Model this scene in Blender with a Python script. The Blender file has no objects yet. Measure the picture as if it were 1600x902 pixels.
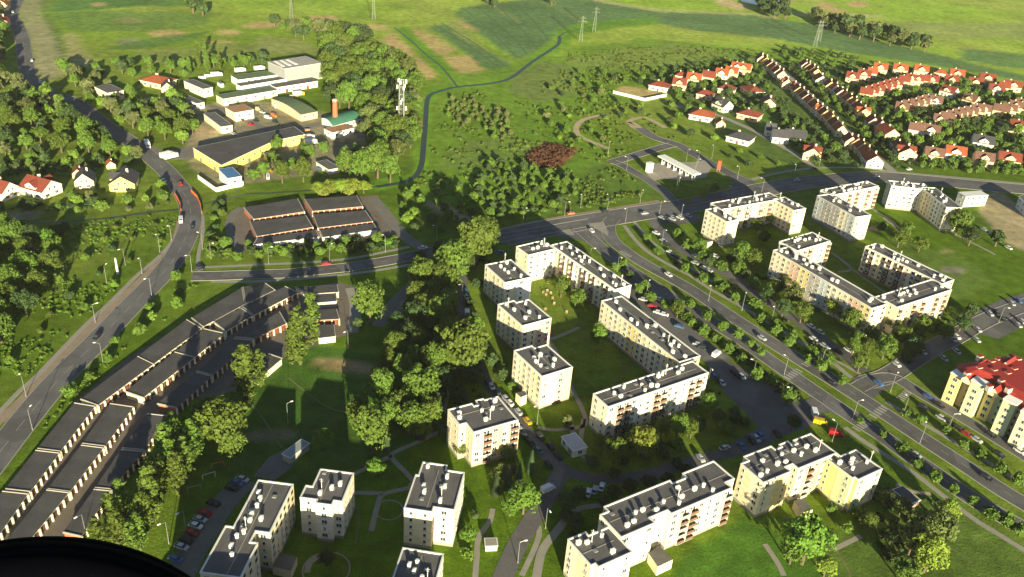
import bpy, math, random
import numpy as np
from mathutils import Vector, Matrix
S = bpy.context.scene
C = S.collection
R = math.radians
random.seed(7)

# ------------------------------------------------------------ camera, light, exposure
CAM_H = 190.0
FPX, PITCH, ROLL = 1358.14, R(28.8975), R(4.6186)
_F = Vector((0, math.cos(PITCH), -math.sin(PITCH)))
_X0 = Vector((1, 0, 0)); _U0 = _X0.cross(_F)
_X = _X0*math.cos(ROLL) + _U0*math.sin(ROLL)
_U = -_X0*math.sin(ROLL) + _U0*math.cos(ROLL)
cd = bpy.data.cameras.new('camera'); cam = bpy.data.objects.new('camera', cd); C.objects.link(cam)
cd.sensor_width = 36; cd.lens = FPX/1600*36; cd.clip_start = 0.1; cd.clip_end = 9000
M = Matrix((_X, _U, -_F)).transposed().to_4x4(); M.translation = (0, 0, CAM_H)
cam.matrix_world = M
S.camera = cam

SUN_EL, SHADOW_AZ = 12.1, -14.5            # the low sun stands behind the viewer
w = bpy.data.worlds.new('World'); S.world = w; w.use_nodes = True
nt = w.node_tree; bg = nt.nodes['Background']
sky = nt.nodes.new('ShaderNodeTexSky'); sky.sky_type = 'NISHITA'; sky.sun_disc = False; sky.air_density = 0.75; sky.dust_density = 0.3
sky.sun_elevation = R(SUN_EL); sky.sun_rotation = R(180+SHADOW_AZ)
nt.links.new(sky.outputs[0], bg.inputs[0]); bg.inputs[1].default_value = 0.05
sl = bpy.data.lights.new('sun', 'SUN'); sl.energy = 5.0; sl.angle = R(0.5); sl.color = (1.0, 0.88, 0.56)
so = bpy.data.objects.new('sun', sl); C.objects.link(so)
sd = Vector((math.sin(R(SHADOW_AZ))*math.cos(R(SUN_EL)), math.cos(R(SHADOW_AZ))*math.cos(R(SUN_EL)), -math.sin(R(SUN_EL))))
so.rotation_euler = sd.to_track_quat('-Z', 'Y').to_euler()
S.view_settings.view_transform = 'Standard'; S.view_settings.look = 'None'
S.view_settings.gamma = 1; S.view_settings.use_curve_mapping = False
S.view_settings.exposure = 1.65
S.cycles.max_bounces = 5; S.cycles.diffuse_bounces = 3; S.cycles.transparent_max_bounces = 6

# ------------------------------------------------------------ helpers
def at(px, py, z=0.0):
    d = _F*FPX + _X*(px-800) - _U*(py-451)
    t = (z-CAM_H)/d.z
    return Vector((d.x*t, d.y*t, z))
def proj(p):
    d = Vector(p) - Vector((0, 0, CAM_H)); z = d.dot(_F)
    return (800+FPX*d.dot(_X)/z, 451-FPX*d.dot(_U)/z)
def Z(ox, oy, s, pts): return [(ox+a/s, oy+b/s) for a, b in pts]

def mat(name, col, rough=0.9, var=0.15, scale=0.6, bump=0.0, metal=0.0, rnd=0.0, trans=0.0, var2=0.0, scale2=8.0, coord='Object'):
    m = bpy.data.materials.new(name); m.use_nodes = True
    n = m.node_tree; L = n.links; b = n.nodes['Principled BSDF']
    b.inputs['Roughness'].default_value = rough; b.inputs['Metallic'].default_value = metal
    b.inputs['Specular IOR Level'].default_value = 0.25
    tc = n.nodes.new('ShaderNodeTexCoord')
    cur = None
    rgb = n.nodes.new('ShaderNodeRGB'); rgb.outputs[0].default_value = (*col, 1); cur = rgb.outputs[0]
    def mul(cur, fac_out, amp):
        mr = n.nodes.new('ShaderNodeMapRange'); L.new(fac_out, mr.inputs[0])
        mr.inputs[1].default_value = 0.25; mr.inputs[2].default_value = 0.75
        mr.inputs[3].default_value = 1-amp; mr.inputs[4].default_value = 1+amp
        mx = n.nodes.new('ShaderNodeVectorMath'); mx.operation = 'SCALE'
        L.new(cur, mx.inputs[0]); L.new(mr.outputs[0], mx.inputs['Scale'])
        return mx.outputs[0]
    for a, s in ((var, scale), (var2, scale2)):
        if a > 0:
            t = n.nodes.new('ShaderNodeTexNoise'); t.inputs['Scale'].default_value = s; t.inputs['Detail'].default_value = 5
            t.inputs['Roughness'].default_value = 0.65
            L.new(tc.outputs[coord], t.inputs[0]); cur = mul(cur, t.outputs[0], a)
    if rnd > 0:
        oi = n.nodes.new('ShaderNodeObjectInfo')
        hs = n.nodes.new('ShaderNodeHueSaturation')
        mr = n.nodes.new('ShaderNodeMapRange'); L.new(oi.outputs['Random'], mr.inputs[0])
        mr.inputs[3].default_value = 0.5-rnd*0.035; mr.inputs[4].default_value = 0.5+rnd*0.03
        mv = n.nodes.new('ShaderNodeMapRange'); L.new(oi.outputs['Random'], mv.inputs[0])
        mv.inputs[3].default_value = 1-rnd*0.5; mv.inputs[4].default_value = 1+rnd*0.5
        L.new(mr.outputs[0], hs.inputs['Hue']); L.new(mv.outputs[0], hs.inputs['Value']); L.new(cur, hs.inputs['Color']); cur = hs.outputs[0]
    L.new(cur, b.inputs['Base Color'])
    if bump > 0:
        t = n.nodes.new('ShaderNodeTexNoise'); t.inputs['Scale'].default_value = scale2; t.inputs['Detail'].default_value = 3
        L.new(tc.outputs[coord], t.inputs[0]); bp = n.nodes.new('ShaderNodeBump'); bp.inputs['Strength'].default_value = bump
        bp.inputs['Distance'].default_value = 0.3
        L.new(t.outputs[0], bp.inputs['Height']); L.new(bp.outputs[0], b.inputs['Normal'])
    if trans > 0:
        tr = n.nodes.new('ShaderNodeBsdfTranslucent'); L.new(cur, tr.inputs[0])
        ms = n.nodes.new('ShaderNodeMixShader'); ms.inputs[0].default_value = trans
        L.new(b.outputs[0], ms.inputs[1]); L.new(tr.outputs[0], ms.inputs[2]); L.new(ms.outputs[0], n.nodes['Material Output'].inputs[0])
    return m

class MB:                                   # collects faces with a material index
    def __init__(s): s.v = []; s.f = []; s.m = []; s.mats = []
    def mi(s, m):
        if m not in s.mats: s.mats.append(m)
        return s.mats.index(m)
    def face(s, pts, m):
        k = len(s.v); s.v += [tuple(p) for p in pts]; s.f.append(tuple(range(k, k+len(pts)))); s.m.append(s.mi(m))
    def box(s, c, d, m, rz=0, taper=1.0):   # c = centre of the bottom face
        x, y, z = d[0]/2, d[1]/2, d[2]; cs, sn = math.cos(rz), math.sin(rz)
        P = []
        for zz, t in ((0, 1), (z, taper)):
            for a, b in ((-x, -y), (x, -y), (x, y), (-x, y)):
                a *= t; b *= t
                P.append((c[0]+a*cs-b*sn, c[1]+a*sn+b*cs, c[2]+zz))
        k = len(s.v); s.v += P; q = s.mi(m)
        for f in ((0, 3, 2, 1), (4, 5, 6, 7), (0, 1, 5, 4), (1, 2, 6, 5), (2, 3, 7, 6), (3, 0, 4, 7)):
            s.f.append(tuple(k+i for i in f)); s.m.append(q)
    def tube(s, a, b, r0, r1, m, n=6, cap=True):
        a, b = Vector(a), Vector(b); d = (b-a).normalized()
        u = d.orthogonal().normalized(); v = d.cross(u); k = len(s.v); q = s.mi(m)
        for p, r in ((a, r0), (b, r1)):
            for i in range(n):
                t = 2*math.pi*i/n; s.v.append(tuple(p+u*r*math.cos(t)+v*r*math.sin(t)))
        for i in range(n):
            j = (i+1) % n; s.f.append((k+i, k+j, k+n+j, k+n+i)); s.m.append(q)
        if cap: s.f.append(tuple(k+n+i for i in range(n))); s.m.append(q)
    def prism(s, poly, z0, z1, m, mtop=None, bottom=False):
        n = len(poly)
        for i in range(n):
            p, q = poly[i], poly[(i+1) % n]
            s.face([(p[0], p[1], z0), (q[0], q[1], z0), (q[0], q[1], z1), (p[0], p[1], z1)], m)
        s.face([(p[0], p[1], z1) for p in poly], mtop or m)
    def mesh(s, name):
        me = bpy.data.meshes.new(name); me.from_pydata(s.v, [], s.f)
        for m in s.mats: me.materials.append(m)
        me.polygons.foreach_set('material_index', s.m); me.update(); return me
    def build(s, name, parent=None):
        return link(name, s.mesh(name), parent)
def link(name, me, parent=None, loc=None, rz=0, sc=None):
    o = bpy.data.objects.new(name, me); C.objects.link(o)
    if parent: o.parent = parent
    if loc is not None: o.location = loc
    if rz: o.rotation_euler = (0, 0, rz)
    if sc is not None: o.scale = sc
    return o
def tag(o, label, cat, group=None, kind=None):
    if label: o['label'] = label
    if cat: o['category'] = cat
    if group: o['group'] = group
    if kind: o['kind'] = kind
    return o
def empty(name, loc, rz=0, sc=None):
    o = bpy.data.objects.new(name, None); C.objects.link(o); o.location = loc; o.rotation_euler = (0, 0, rz)
    o.empty_display_size = 0.5
    if sc is not None: o.scale = sc
    return o
def structure(o): o['kind'] = 'structure'; return o
KIDS = {}
def copy_thing(src, loc, rz=0, sc=None):
    r = src.copy(); C.objects.link(r); r.location = loc; r.rotation_euler = (0, 0, rz)
    if sc is not None: r.scale = sc
    for ch in KIDS.get(src.name, []):
        c = ch.copy(); C.objects.link(c); c.parent = r
        for g in KIDS.get(ch.name, []):
            d = g.copy(); C.objects.link(d); d.parent = c
    return r
def reg(root):                               # remember the children of a prototype
    for o in list(C.objects):
        if o.parent: KIDS.setdefault(o.parent.name, [])
    stack = [root]
    while stack:
        r = stack.pop(); KIDS[r.name] = [o for o in C.objects if o.parent == r]; stack += KIDS[r.name]
ONES = ['', 'first', 'second', 'third', 'fourth', 'fifth', 'sixth', 'seventh', 'eighth', 'ninth', 'tenth', 'eleventh', 'twelfth', 'thirteenth',
        'fourteenth', 'fifteenth', 'sixteenth', 'seventeenth', 'eighteenth', 'nineteenth']
TENS = {2: ('twentieth', 'twenty'), 3: ('thirtieth', 'thirty'), 4: ('fortieth', 'forty'), 5: ('fiftieth', 'fifty'), 6: ('sixtieth', 'sixty'),
        7: ('seventieth', 'seventy'), 8: ('eightieth', 'eighty'), 9: ('ninetieth', 'ninety')}
def ordn(i):
    if i < 20: return ONES[i]
    t, o = divmod(i, 10)
    return TENS[t][0] if o == 0 else TENS[t][1]+'-'+ONES[o]
BOOK = {}                                    # (description, place) -> things, numbered from the left at the end
def book(o, desc, place, cat, group):
    tag(o, None, cat, group); BOOK.setdefault((desc, place), []).append(o)
def number_labels():
    for (desc, place), L in BOOK.items():
        L.sort(key=lambda o: proj(o.location)[0])
        if len((desc+' '+place).split()) > 12: print('LONG', desc, place)
        if len(L) == 1: L[0]['label'] = desc+' '+place
        else:
            for i, o in enumerate(L): o['label'] = '%s %s, %s from the left' % (desc, place, ordn(i+1))

# ------------------------------------------------------------ materials
m_bitumen = mat('roof_bitumen', (0.100, 0.096, 0.098), 0.9, 0.30, 0.16, 0, var2=0.16, scale2=2.2)
m_bitumen2 = mat('roof_bitumen_garage', (0.066, 0.064, 0.066), 0.9, 0.35, 0.15, 0, var2=0.15, scale2=1.5)
m_parapet = mat('parapet_white', (0.62, 0.62, 0.60), 0.6, 0.06, 1)
m_white = mat('painted_white', (0.78, 0.76, 0.71), 0.7, 0.05, 0.6)
m_cream = mat('plaster_cream', (0.72, 0.62, 0.42), 0.85, 0.10, 0.22, var2=0.06, scale2=1.4)
m_offw = mat('plaster_offwhite', (0.72, 0.65, 0.50), 0.85, 0.10, 0.22, var2=0.06, scale2=1.4)
m_yellow = mat('plaster_yellow', (0.70, 0.54, 0.23), 0.85, 0.10, 0.22, var2=0.06, scale2=1.4)
m_salmon = mat('plaster_salmon', (0.64, 0.41, 0.29), 0.85, 0.10, 0.22, var2=0.06, scale2=1.4)
m_green = mat('plaster_green', (0.50, 0.56, 0.34), 0.85, 0.07, 0.3)
m_blue = mat('plaster_blue', (0.46, 0.50, 0.52), 0.85, 0.07, 0.3)
m_grey = mat('plaster_grey', (0.36, 0.34, 0.32), 0.85, 0.1, 0.3)
m_plinth = mat('plinth_grey', (0.26, 0.24, 0.21), 0.9, 0.1, 0.5)
m_glass = mat('window_glass', (0.035, 0.045, 0.055), 0.12, 0, 1)
m_curtain = mat('window_curtained', (0.22, 0.21, 0.19), 0.35, 0.1, 2)
m_brown = mat('railing_brown', (0.15, 0.085, 0.06), 0.7, 0.15, 1)
m_redpaint = mat('door_red', (0.42, 0.06, 0.03), 0.6, 0.2, 0.8)
m_brick = mat('brick_red', (0.36, 0.12, 0.06), 0.9, 0.2, 0.8, 0, var2=0.15, scale2=6)
m_orange = mat('barrier_orange', (0.62, 0.15, 0.04), 0.7, 0.1, 1)
m_metal = mat('galvanised_metal', (0.30, 0.31, 0.30), 0.45, 0.08, 1, metal=0.5)
m_concrete = mat('concrete', (0.34, 0.32, 0.28), 0.9, 0.12, 0.6)
m_rubber = mat('tyre_rubber', (0.0012, 0.0013, 0.0025), 0.95, 0.2, 30)
m_rubber.node_tree.nodes['Principled BSDF'].inputs['Specular IOR Level'].default_value = 0.02
m_tile_o = mat('tiles_orange', (0.27, 0.070, 0.030), 0.85, 0.2, 0.6, var2=0.2, scale2=3)
m_tile_r = mat('tiles_red', (0.17, 0.040, 0.026), 0.85, 0.2, 0.6, var2=0.2, scale2=3)
m_tile_b = mat('tiles_brown', (0.13, 0.07, 0.055), 0.85, 0.2, 0.6, var2=0.2, scale2=3)
m_tile_d = mat('tiles_dark', (0.05, 0.05, 0.06), 0.8, 0.2, 0.6, var2=0.2, scale2=3)
m_lamp = mat('lamp_head', (0.75, 0.75, 0.72), 0.4, 0, 1)
# ------------------------------------------------------------ ground sheet with land cover as a colour attribute
def axis_vals(segs):
    out = []
    for a, b, s in segs: out += list(np.arange(a, b, s))
    return np.array(out+[segs[-1][1]])
xs = axis_vals([(-1400, -800, 60), (-800, -430, 8), (-430, -330, 5), (-330, 330, 2.6), (330, 760, 5), (760, 1400, 20), (1400, 1900, 100)])
ys = axis_vals([(-400, 60, 40), (60, 560, 2.6), (560, 900, 4), (900, 1500, 9), (1500, 1950, 45)])
gx, gy = np.meshgrid(xs, ys); nx, ny = len(xs), len(ys)
px_, py_ = gx.ravel(), gy.ravel()
rng = np.random.RandomState(3)
def vnoise(x, y, s, seed):                   # smooth value noise
    g = np.random.RandomState(seed).rand(64, 64)
    u, v = (x/s) % 64, (y/s) % 64
    i, j = np.floor(u).astype(int), np.floor(v).astype(int); a, b = u-i, v-j
    a = a*a*(3-2*a); b = b*b*(3-2*b); i1, j1 = (i+1) % 64, (j+1) % 64; i %= 64; j %= 64
    return (g[i, j]*(1-a)+g[i1, j]*a)*(1-b)+(g[i, j1]*(1-a)+g[i1, j1]*a)*b
def fbm(x, y, s, seed): return (vnoise(x, y, s, seed)+.5*vnoise(x, y, s/2.1, seed+1)+.25*vnoise(x, y, s/4.3, seed+2))/1.75
def inpoly(x, y, poly):
    r = np.zeros(len(x), bool); n = len(poly)
    for i in range(n):
        x0, y0 = poly[i][0], poly[i][1]; x1, y1 = poly[(i+1) % n][0], poly[(i+1) % n][1]
        if y0 == y1: continue
        c = ((y0 > y) != (y1 > y)) & (x < (x1-x0)*(y-y0)/(y1-y0)+x0); r ^= c
    return r
n1 = fbm(px_, py_, 120, 11); n2 = fbm(px_, py_, 30, 21); n3 = fbm(px_, py_, 9, 31)
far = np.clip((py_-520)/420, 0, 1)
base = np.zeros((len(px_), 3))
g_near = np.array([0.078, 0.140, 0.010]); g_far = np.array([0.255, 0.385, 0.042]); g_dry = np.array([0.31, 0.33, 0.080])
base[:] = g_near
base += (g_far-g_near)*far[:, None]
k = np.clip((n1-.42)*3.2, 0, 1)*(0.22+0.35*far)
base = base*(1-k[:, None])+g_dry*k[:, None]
k = np.clip((n2-.55)*3, 0, 1)*0.35
base = base*(1-k[:, None])+np.array([0.05, 0.10, 0.02])*k[:, None]
def cover(pts, col, mixv=1.0, warp=5.0, rough=0.25, seed=5):
    poly = [at(x, max(y, -60)) for x, y in pts]
    bx0 = min(p.x for p in poly)-20; bx1 = max(p.x for p in poly)+20; by0 = min(p.y for p in poly)-20; by1 = max(p.y for p in poly)+20
    s = np.where((px_ > bx0) & (px_ < bx1) & (py_ > by0) & (py_ < by1))[0]
    if len(s) == 0: return
    x, y = px_[s], py_[s]
    wx = x+(fbm(x, y, 24, seed)-.5)*warp*2.2; wy = y+(fbm(x, y, 24, seed+7)-.5)*warp*2.2
    acc = np.zeros(len(s)); e = 1.3+far[s]*2.5
    for dx, dy in ((0, 0), (1, 0), (-1, 0), (0, 1), (0, -1)): acc += inpoly(wx+dx*e, wy+dy*e, poly)
    k = acc/5*mixv*(1-rough*np.clip((n2[s]-.35)*2.2, 0, 1))
    base[s] = base[s]*(1-k[:, None])+np.array(col)*k[:, None]
def ell(cx, cy, rx, ry, col, **k):
    cover([(cx+rx*math.cos(t*math.pi/8), cy+ry*math.sin(t*math.pi/8)) for t in range(16)], col, **k)
CROP = (0.095, 0.175, 0.065); TAN = (0.42, 0.31, 0.14); OLIVE = (0.24, 0.23, 0.10); BRT = (0.120, 0.250, 0.020); SAND = (0.45, 0.35, 0.19); LAWN = (0.060, 0.115, 0.022); DRYG = (0.17, 0.19, 0.07)
# left strip beside the road, meadow tones
cover([(42, -20), (76, -20), (64, 20), (85, 50), (103, 112), (82, 125), (60, 130), (50, 100), (45, 65), (32, 40), (27, 15)], (0.27, 0.26, 0.14), warp=2)
cover([(64, 0), (68, 20), (82, 50), (101, 105), (107, 110), (90, 50), (75, 20), (72, 0)], (0.045, 0.10, 0.025), warp=2)
cover([(78, -30), (300, -30), (300, 8), (180, 14), (80, 18)], (0.07, 0.16, 0.045), warp=8)
cover([(85, 18), (330, 18), (330, 40), (240, 48), (150, 52), (100, 45)], (0.10, 0.185, 0.05), mixv=.7, warp=14)
cover([(97, 55), (120, 50), (130, 75), (150, 105), (108, 110), (100, 90)], (0.33, 0.30, 0.14), warp=6, mixv=.8)
ell(261, 53, 30, 6, TAN, warp=2); ell(356, 51, 19, 5, TAN, warp=2); ell(155, 7, 11, 3, TAN, warp=2); ell(345, 66, 26, 3, TAN, warp=3, mixv=.8)
ell(207, 66, 22, 6, (0.18, 0.20, 0.10), warp=3); ell(205, 32, 24, 5, (.3, .27, .13), warp=6, mixv=.6)
cover([(240, 58), (330, 50), (300, 62), (220, 78), (170, 76)], (0.075, 0.15, 0.04), mixv=.8, warp=5)
cover([(200, 80), (400, 68), (520, 80), (380, 90), (250, 100)], (0.22, 0.25, 0.07), mixv=.7, warp=10)
cover([(400, 35), (455, 32), (480, 26), (520, 25), (525, 33), (500, 40), (455, 40), (405, 46), (375, 42)], TAN, warp=3)
cover([(550, 37), (605, 39), (606, 48), (555, 42)], TAN, warp=3)
cover([(400, 55), (470, 60), (500, 80), (440, 85), (400, 78)], (0.24, 0.27, 0.09), warp=6, mixv=.8)
cover([(612, 50), (652, 87), (640, 90), (585, 80)], TAN, warp=3)
cover([(635, 95), (655, 88), (682, 115), (672, 126), (650, 125), (640, 110)], TAN, warp=4, mixv=.9)
cover([(640, 47), (655, 46), (702, 70), (712, 78), (700, 89), (680, 85)], TAN, warp=3, mixv=.9)
cover([(695, 90), (730, 86), (762, 112), (740, 119), (715, 114)], TAN, warp=3, mixv=.9)
cover([(615, 42), (635, 42), (725, 128), (705, 134)], BRT, warp=2, rough=0)
cover([(670, 42), (700, 37), (715, 55), (797, 98), (797, 110), (777, 117), (760, 107)], CROP, warp=1.5, rough=0.1)
cover([(700, 37), (712, 32), (740, 60), (772, 87), (800, 98), (797, 101), (715, 58)], (0.22, 0.27, 0.08), warp=2)
cover([(710, 23), (720, 13), (753, 7), (786, 4), (850, -6), (870, -6), (912, 38), (872, 50), (868, 58), (832, 84), (810, 94), (772, 70), (727, 37)], CROP, warp=1.0, rough=0.1)
cover([(758, 2), (764, 1), (814, 35), (808, 37)], (.2, .24, .09), warp=1.5)
cover([(842, -2), (852, -2), (912, 32), (908, 36)], (.2, .24, .09), warp=1.5)
cover([(714, 26), (727, 36), (745, 46), (741, 50), (722, 42)], TAN, warp=1.5)
cover([(862, -6), (925, 0), (975, 8), (1025, 18), (1175, 24), (1215, 30), (1307, 42), (1340, 52), (1375, 65), (1477, 88), (1530, 102), (1600, 118), (1640, 125), (1640, 140), (1600, 127), (1525, 113), (1450, 101), (1375, 90), (1300, 77), (1200, 59), (1100, 50), (1037, 38), (975, 32), (925, 37), (910, 32), (868, 12)], (0.100, 0.180, 0.070), warp=1.5, rough=0.1)
cover([(925, -2), (1025, 15), (1175, 21), (1215, 26), (1215, 30), (1175, 24), (1025, 18), (925, 2)], (0.36, 0.34, 0.17), warp=1.5)
cover([(1500, 76), (1600, 84), (1660, 90), (1660, 112), (1560, 104), (1500, 92)], (0.10, 0.20, 0.075), warp=6, mixv=.9)
cover([(1300, 30), (1620, 38), (1620, 60), (1480, 62), (1340, 45)], (0.24, 0.27, 0.10), warp=12, mixv=.7)
cover([(1270, 4), (1290, 3), (1322, 19), (1300, 22)], TAN, warp=3); ell(1342, 7, 19, 5, TAN, warp=3)
cover([(1112, -4), (1150, 2), (1180, 14), (1155, 16), (1125, 9)], SAND, warp=3)
cover([(1225, 21), (1300, 21), (1380, 24), (1380, 27), (1300, 25), (1225, 25)], (.42, .38, .2), warp=1)
cover([(1228, 22), (1240, 0), (1247, -8), (1238, -8), (1228, 5)], TAN, warp=1.5)
# canal banks
cover([(575, 290), (590, 282), (640, 272), (650, 255), (655, 190), (655, 150), (670, 138), (715, 128), (770, 122), (800, 112), (830, 88), (865, 64), (868, 50), (900, 38), (960, 30), (1030, 28), (1030, 38), (960, 44), (900, 55), (885, 70), (850, 92), (815, 122), (800, 135), (780, 142), (700, 146), (680, 152), (676, 200), (672, 260), (655, 285), (640, 290), (590, 300)], BRT, warp=2, rough=0.1)
# rough common in the middle
cover([(700, 120), (1000, 60), (1230, 85), (1180, 110), (1000, 135), (900, 200), (960, 240), (830, 330), (700, 330), (650, 290), (680, 200)], (0.130, 0.235, 0.024), mixv=.85, warp=14)
cover([(880, 90), (1040, 68), (1180, 88), (1160, 108), (1000, 112), (900, 110)], (0.185, 0.250, 0.055), mixv=.9, warp=10)
cover([(800, 110), (860, 95), (900, 110), (905, 140), (850, 160), (800, 140)], (0.15, 0.19, 0.06), mixv=.8, warp=8)
cover([(700, 230), (790, 210), (830, 230), (800, 270), (740, 260), (690, 270)], (0.14, 0.20, 0.05), mixv=.7, warp=8)
cover([(930, 250), (1000, 270), (1050, 305), (880, 330), (820, 345), (880, 300)], (0.095, 0.165, 0.028), mixv=.8, warp=4)
cover([(820, 240), (850, 222), (900, 235), (885, 252), (862, 268), (830, 255)], (0.17, 0.075, 0.045), warp=4, mixv=.9)
# built-up ground in the works yard, house plots
cover([(285, 165), (420, 160), (500, 175), (560, 200), (600, 215), (560, 250), (480, 275), (380, 290), (330, 290), (300, 250), (290, 215)], (0.27, 0.23, 0.17), warp=4, mixv=.85)
cover([(305, 195), (345, 205), (345, 212), (310, 222), (298, 205)], (0.42, 0.33, 0.19), warp=2)
cover([(960, 142), (975, 134), (1020, 142), (1040, 150), (1007, 158)], (0.50, 0.36, 0.17), warp=1.5)
cover([(1070, 150), (1180, 95), (1420, 110), (1620, 140), (1620, 270), (1300, 262), (1200, 250), (1090, 190)], (0.060, 0.105, 0.03), mixv=.8, warp=8)
cover([(1495, 168), (1560, 195), (1620, 235), (1620, 255), (1555, 240), (1530, 200)], (0.09, 0.17, 0.03), warp=2)
cover([(1195, 165), (1300, 225), (1260, 235), (1180, 200)], (0.08, 0.16, 0.028), warp=2)
# lawns between the blocks
cover([(370, 560), (470, 530), (600, 560), (700, 640), (620, 720), (440, 760), (330, 740)], (0.050, 0.115, 0.020), mixv=.9, warp=4)
cover([(1380, 370), (1500, 400), (1560, 440), (1480, 470), (1400, 400)], (0.105, 0.17, 0.03), mixv=.9, warp=4)
ell(1478, 393, 13, 3.4, (0.26, 0.24, 0.10), warp=1); ell(1490, 422, 22, 6, (0.21, 0.20, 0.15), warp=1.5); ell(1365, 358, 8, 4, SAND, warp=1)
cover([(1390, 770), (1480, 760), (1600, 850), (1620, 930), (1350, 930), (1280, 880), (1330, 820)], (0.085, 0.14, 0.028), mixv=.9, warp=5)
cover([(1060, 870), (1160, 800), (1300, 900), (1300, 930), (1040, 930)], (0.055, 0.135, 0.018), mixv=.9, warp=3)
cover([(1545, 290), (1620, 340), (1620, 400), (1570, 380), (1530, 330)], (0.36, 0.29, 0.18), warp=3)
cover([(490, 562), (530, 562), (590, 572), (592, 588), (540, 584), (488, 572)], (0.30, 0.22, 0.12), warp=1.5, mixv=.9)
cover([(385, 676), (420, 668), (460, 672), (462, 684), (400, 690), (380, 686)], (0.20, 0.17, 0.11), warp=1.5, mixv=.9)
cover([(594, 500), (620, 465), (645, 450), (636, 472), (610, 510)], (0.24, 0.22, 0.18), warp=2, mixv=.9)
cover([(662, 312), (690, 316), (722, 333), (745, 345), (728, 349), (690, 336)], (0.34, 0.29, 0.19), warp=2)
cover([(0, 335), (30, 331), (65, 330), (60, 340), (0, 350)], (.25, .22, .16), warp=1, mixv=.8)
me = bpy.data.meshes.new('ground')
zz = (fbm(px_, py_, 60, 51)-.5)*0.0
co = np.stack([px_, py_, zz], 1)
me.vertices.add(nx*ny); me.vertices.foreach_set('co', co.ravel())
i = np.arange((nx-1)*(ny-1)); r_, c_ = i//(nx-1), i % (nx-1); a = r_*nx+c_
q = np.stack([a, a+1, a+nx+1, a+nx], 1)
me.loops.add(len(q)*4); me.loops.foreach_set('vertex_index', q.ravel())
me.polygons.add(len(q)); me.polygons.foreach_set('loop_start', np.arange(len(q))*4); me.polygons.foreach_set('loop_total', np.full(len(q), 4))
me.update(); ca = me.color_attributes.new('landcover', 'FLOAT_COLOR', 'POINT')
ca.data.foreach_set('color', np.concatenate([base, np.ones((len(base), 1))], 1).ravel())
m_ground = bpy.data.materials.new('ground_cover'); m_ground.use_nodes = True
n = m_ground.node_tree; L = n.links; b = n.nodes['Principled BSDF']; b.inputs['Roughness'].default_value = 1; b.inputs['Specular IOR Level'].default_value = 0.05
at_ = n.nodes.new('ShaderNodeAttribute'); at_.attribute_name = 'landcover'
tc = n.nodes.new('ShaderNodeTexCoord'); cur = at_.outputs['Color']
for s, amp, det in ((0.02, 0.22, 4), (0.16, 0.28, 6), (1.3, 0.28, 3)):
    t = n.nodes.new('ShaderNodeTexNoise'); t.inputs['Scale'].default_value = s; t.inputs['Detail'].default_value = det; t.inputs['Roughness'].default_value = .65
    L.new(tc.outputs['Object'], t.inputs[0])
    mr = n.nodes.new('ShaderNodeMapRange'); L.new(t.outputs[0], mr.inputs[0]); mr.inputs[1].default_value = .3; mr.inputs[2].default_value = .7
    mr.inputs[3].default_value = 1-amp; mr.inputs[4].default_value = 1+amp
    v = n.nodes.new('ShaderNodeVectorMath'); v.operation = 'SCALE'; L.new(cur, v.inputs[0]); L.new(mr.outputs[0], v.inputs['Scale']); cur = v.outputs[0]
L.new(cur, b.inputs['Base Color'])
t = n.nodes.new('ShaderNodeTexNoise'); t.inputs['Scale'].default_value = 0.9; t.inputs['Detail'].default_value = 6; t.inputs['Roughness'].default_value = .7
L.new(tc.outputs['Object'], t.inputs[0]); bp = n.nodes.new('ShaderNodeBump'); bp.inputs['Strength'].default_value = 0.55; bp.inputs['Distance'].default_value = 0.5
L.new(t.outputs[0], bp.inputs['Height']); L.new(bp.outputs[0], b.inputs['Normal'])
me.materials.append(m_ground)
structure(link('ground', me))

# ------------------------------------------------------------ roads, paths, water
m_asph = mat('asphalt', (0.104, 0.101, 0.104), 0.85, 0.26, 0.09, 0.0, var2=0.16, scale2=1.1)
_n = m_asph.node_tree; _b = _n.nodes['Principled BSDF']; _src = _b.inputs['Base Color'].links[0].from_socket
_tc = _n.nodes.new('ShaderNodeTexCoord'); _v = _n.nodes.new('ShaderNodeTexVoronoi'); _v.inputs['Scale'].default_value = 0.07; _n.links.new(_tc.outputs['Object'], _v.inputs[0])
_mr = _n.nodes.new('ShaderNodeMapRange'); _sx = _n.nodes.new('ShaderNodeSeparateColor'); _n.links.new(_v.outputs['Color'], _sx.inputs[0]); _n.links.new(_sx.outputs[0], _mr.inputs[0]); _mr.inputs[3].default_value = .80; _mr.inputs[4].default_value = 1.2
_sc = _n.nodes.new('ShaderNodeVectorMath'); _sc.operation = 'SCALE'; _n.links.new(_src, _sc.inputs[0]); _n.links.new(_mr.outputs[0], _sc.inputs['Scale']); _n.links.new(_sc.outputs[0], _b.inputs['Base Color'])
m_asph_old = mat('asphalt_pale', (0.15, 0.14, 0.13), 0.9, 0.16, 0.15, 0.0, var2=0.15, scale2=1.5)
m_dirt = mat('verge_dirt', (0.24, 0.19, 0.14), 0.95, 0.2, 0.2, 0.0, var2=0.2, scale2=1.5)
m_path = mat('path_paving', (0.25, 0.235, 0.205), 0.9, 0.14, 0.3, 0.0, var2=0.1, scale2=2)
m_sand = mat('sandy_track', (0.36, 0.29, 0.19), 0.95, 0.2, 0.2)
m_kerb = mat('kerb_stone', (0.24, 0.23, 0.21), 0.9, 0.1, 1)
m_line = mat('road_paint', (0.30, 0.29, 0.27), 0.8, 0.15, 2)
m_water = mat('canal_water', (0.030, 0.045, 0.040), 0.5, 0.1, 0.3)
m_grass = mat('verge_grass', (0.085, 0.140, 0.028), 1.0, 0.28, 0.12, 0.5, var2=0.25, scale2=0.9)
EXCL = []                                   # strips where no scattered tree may stand
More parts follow.
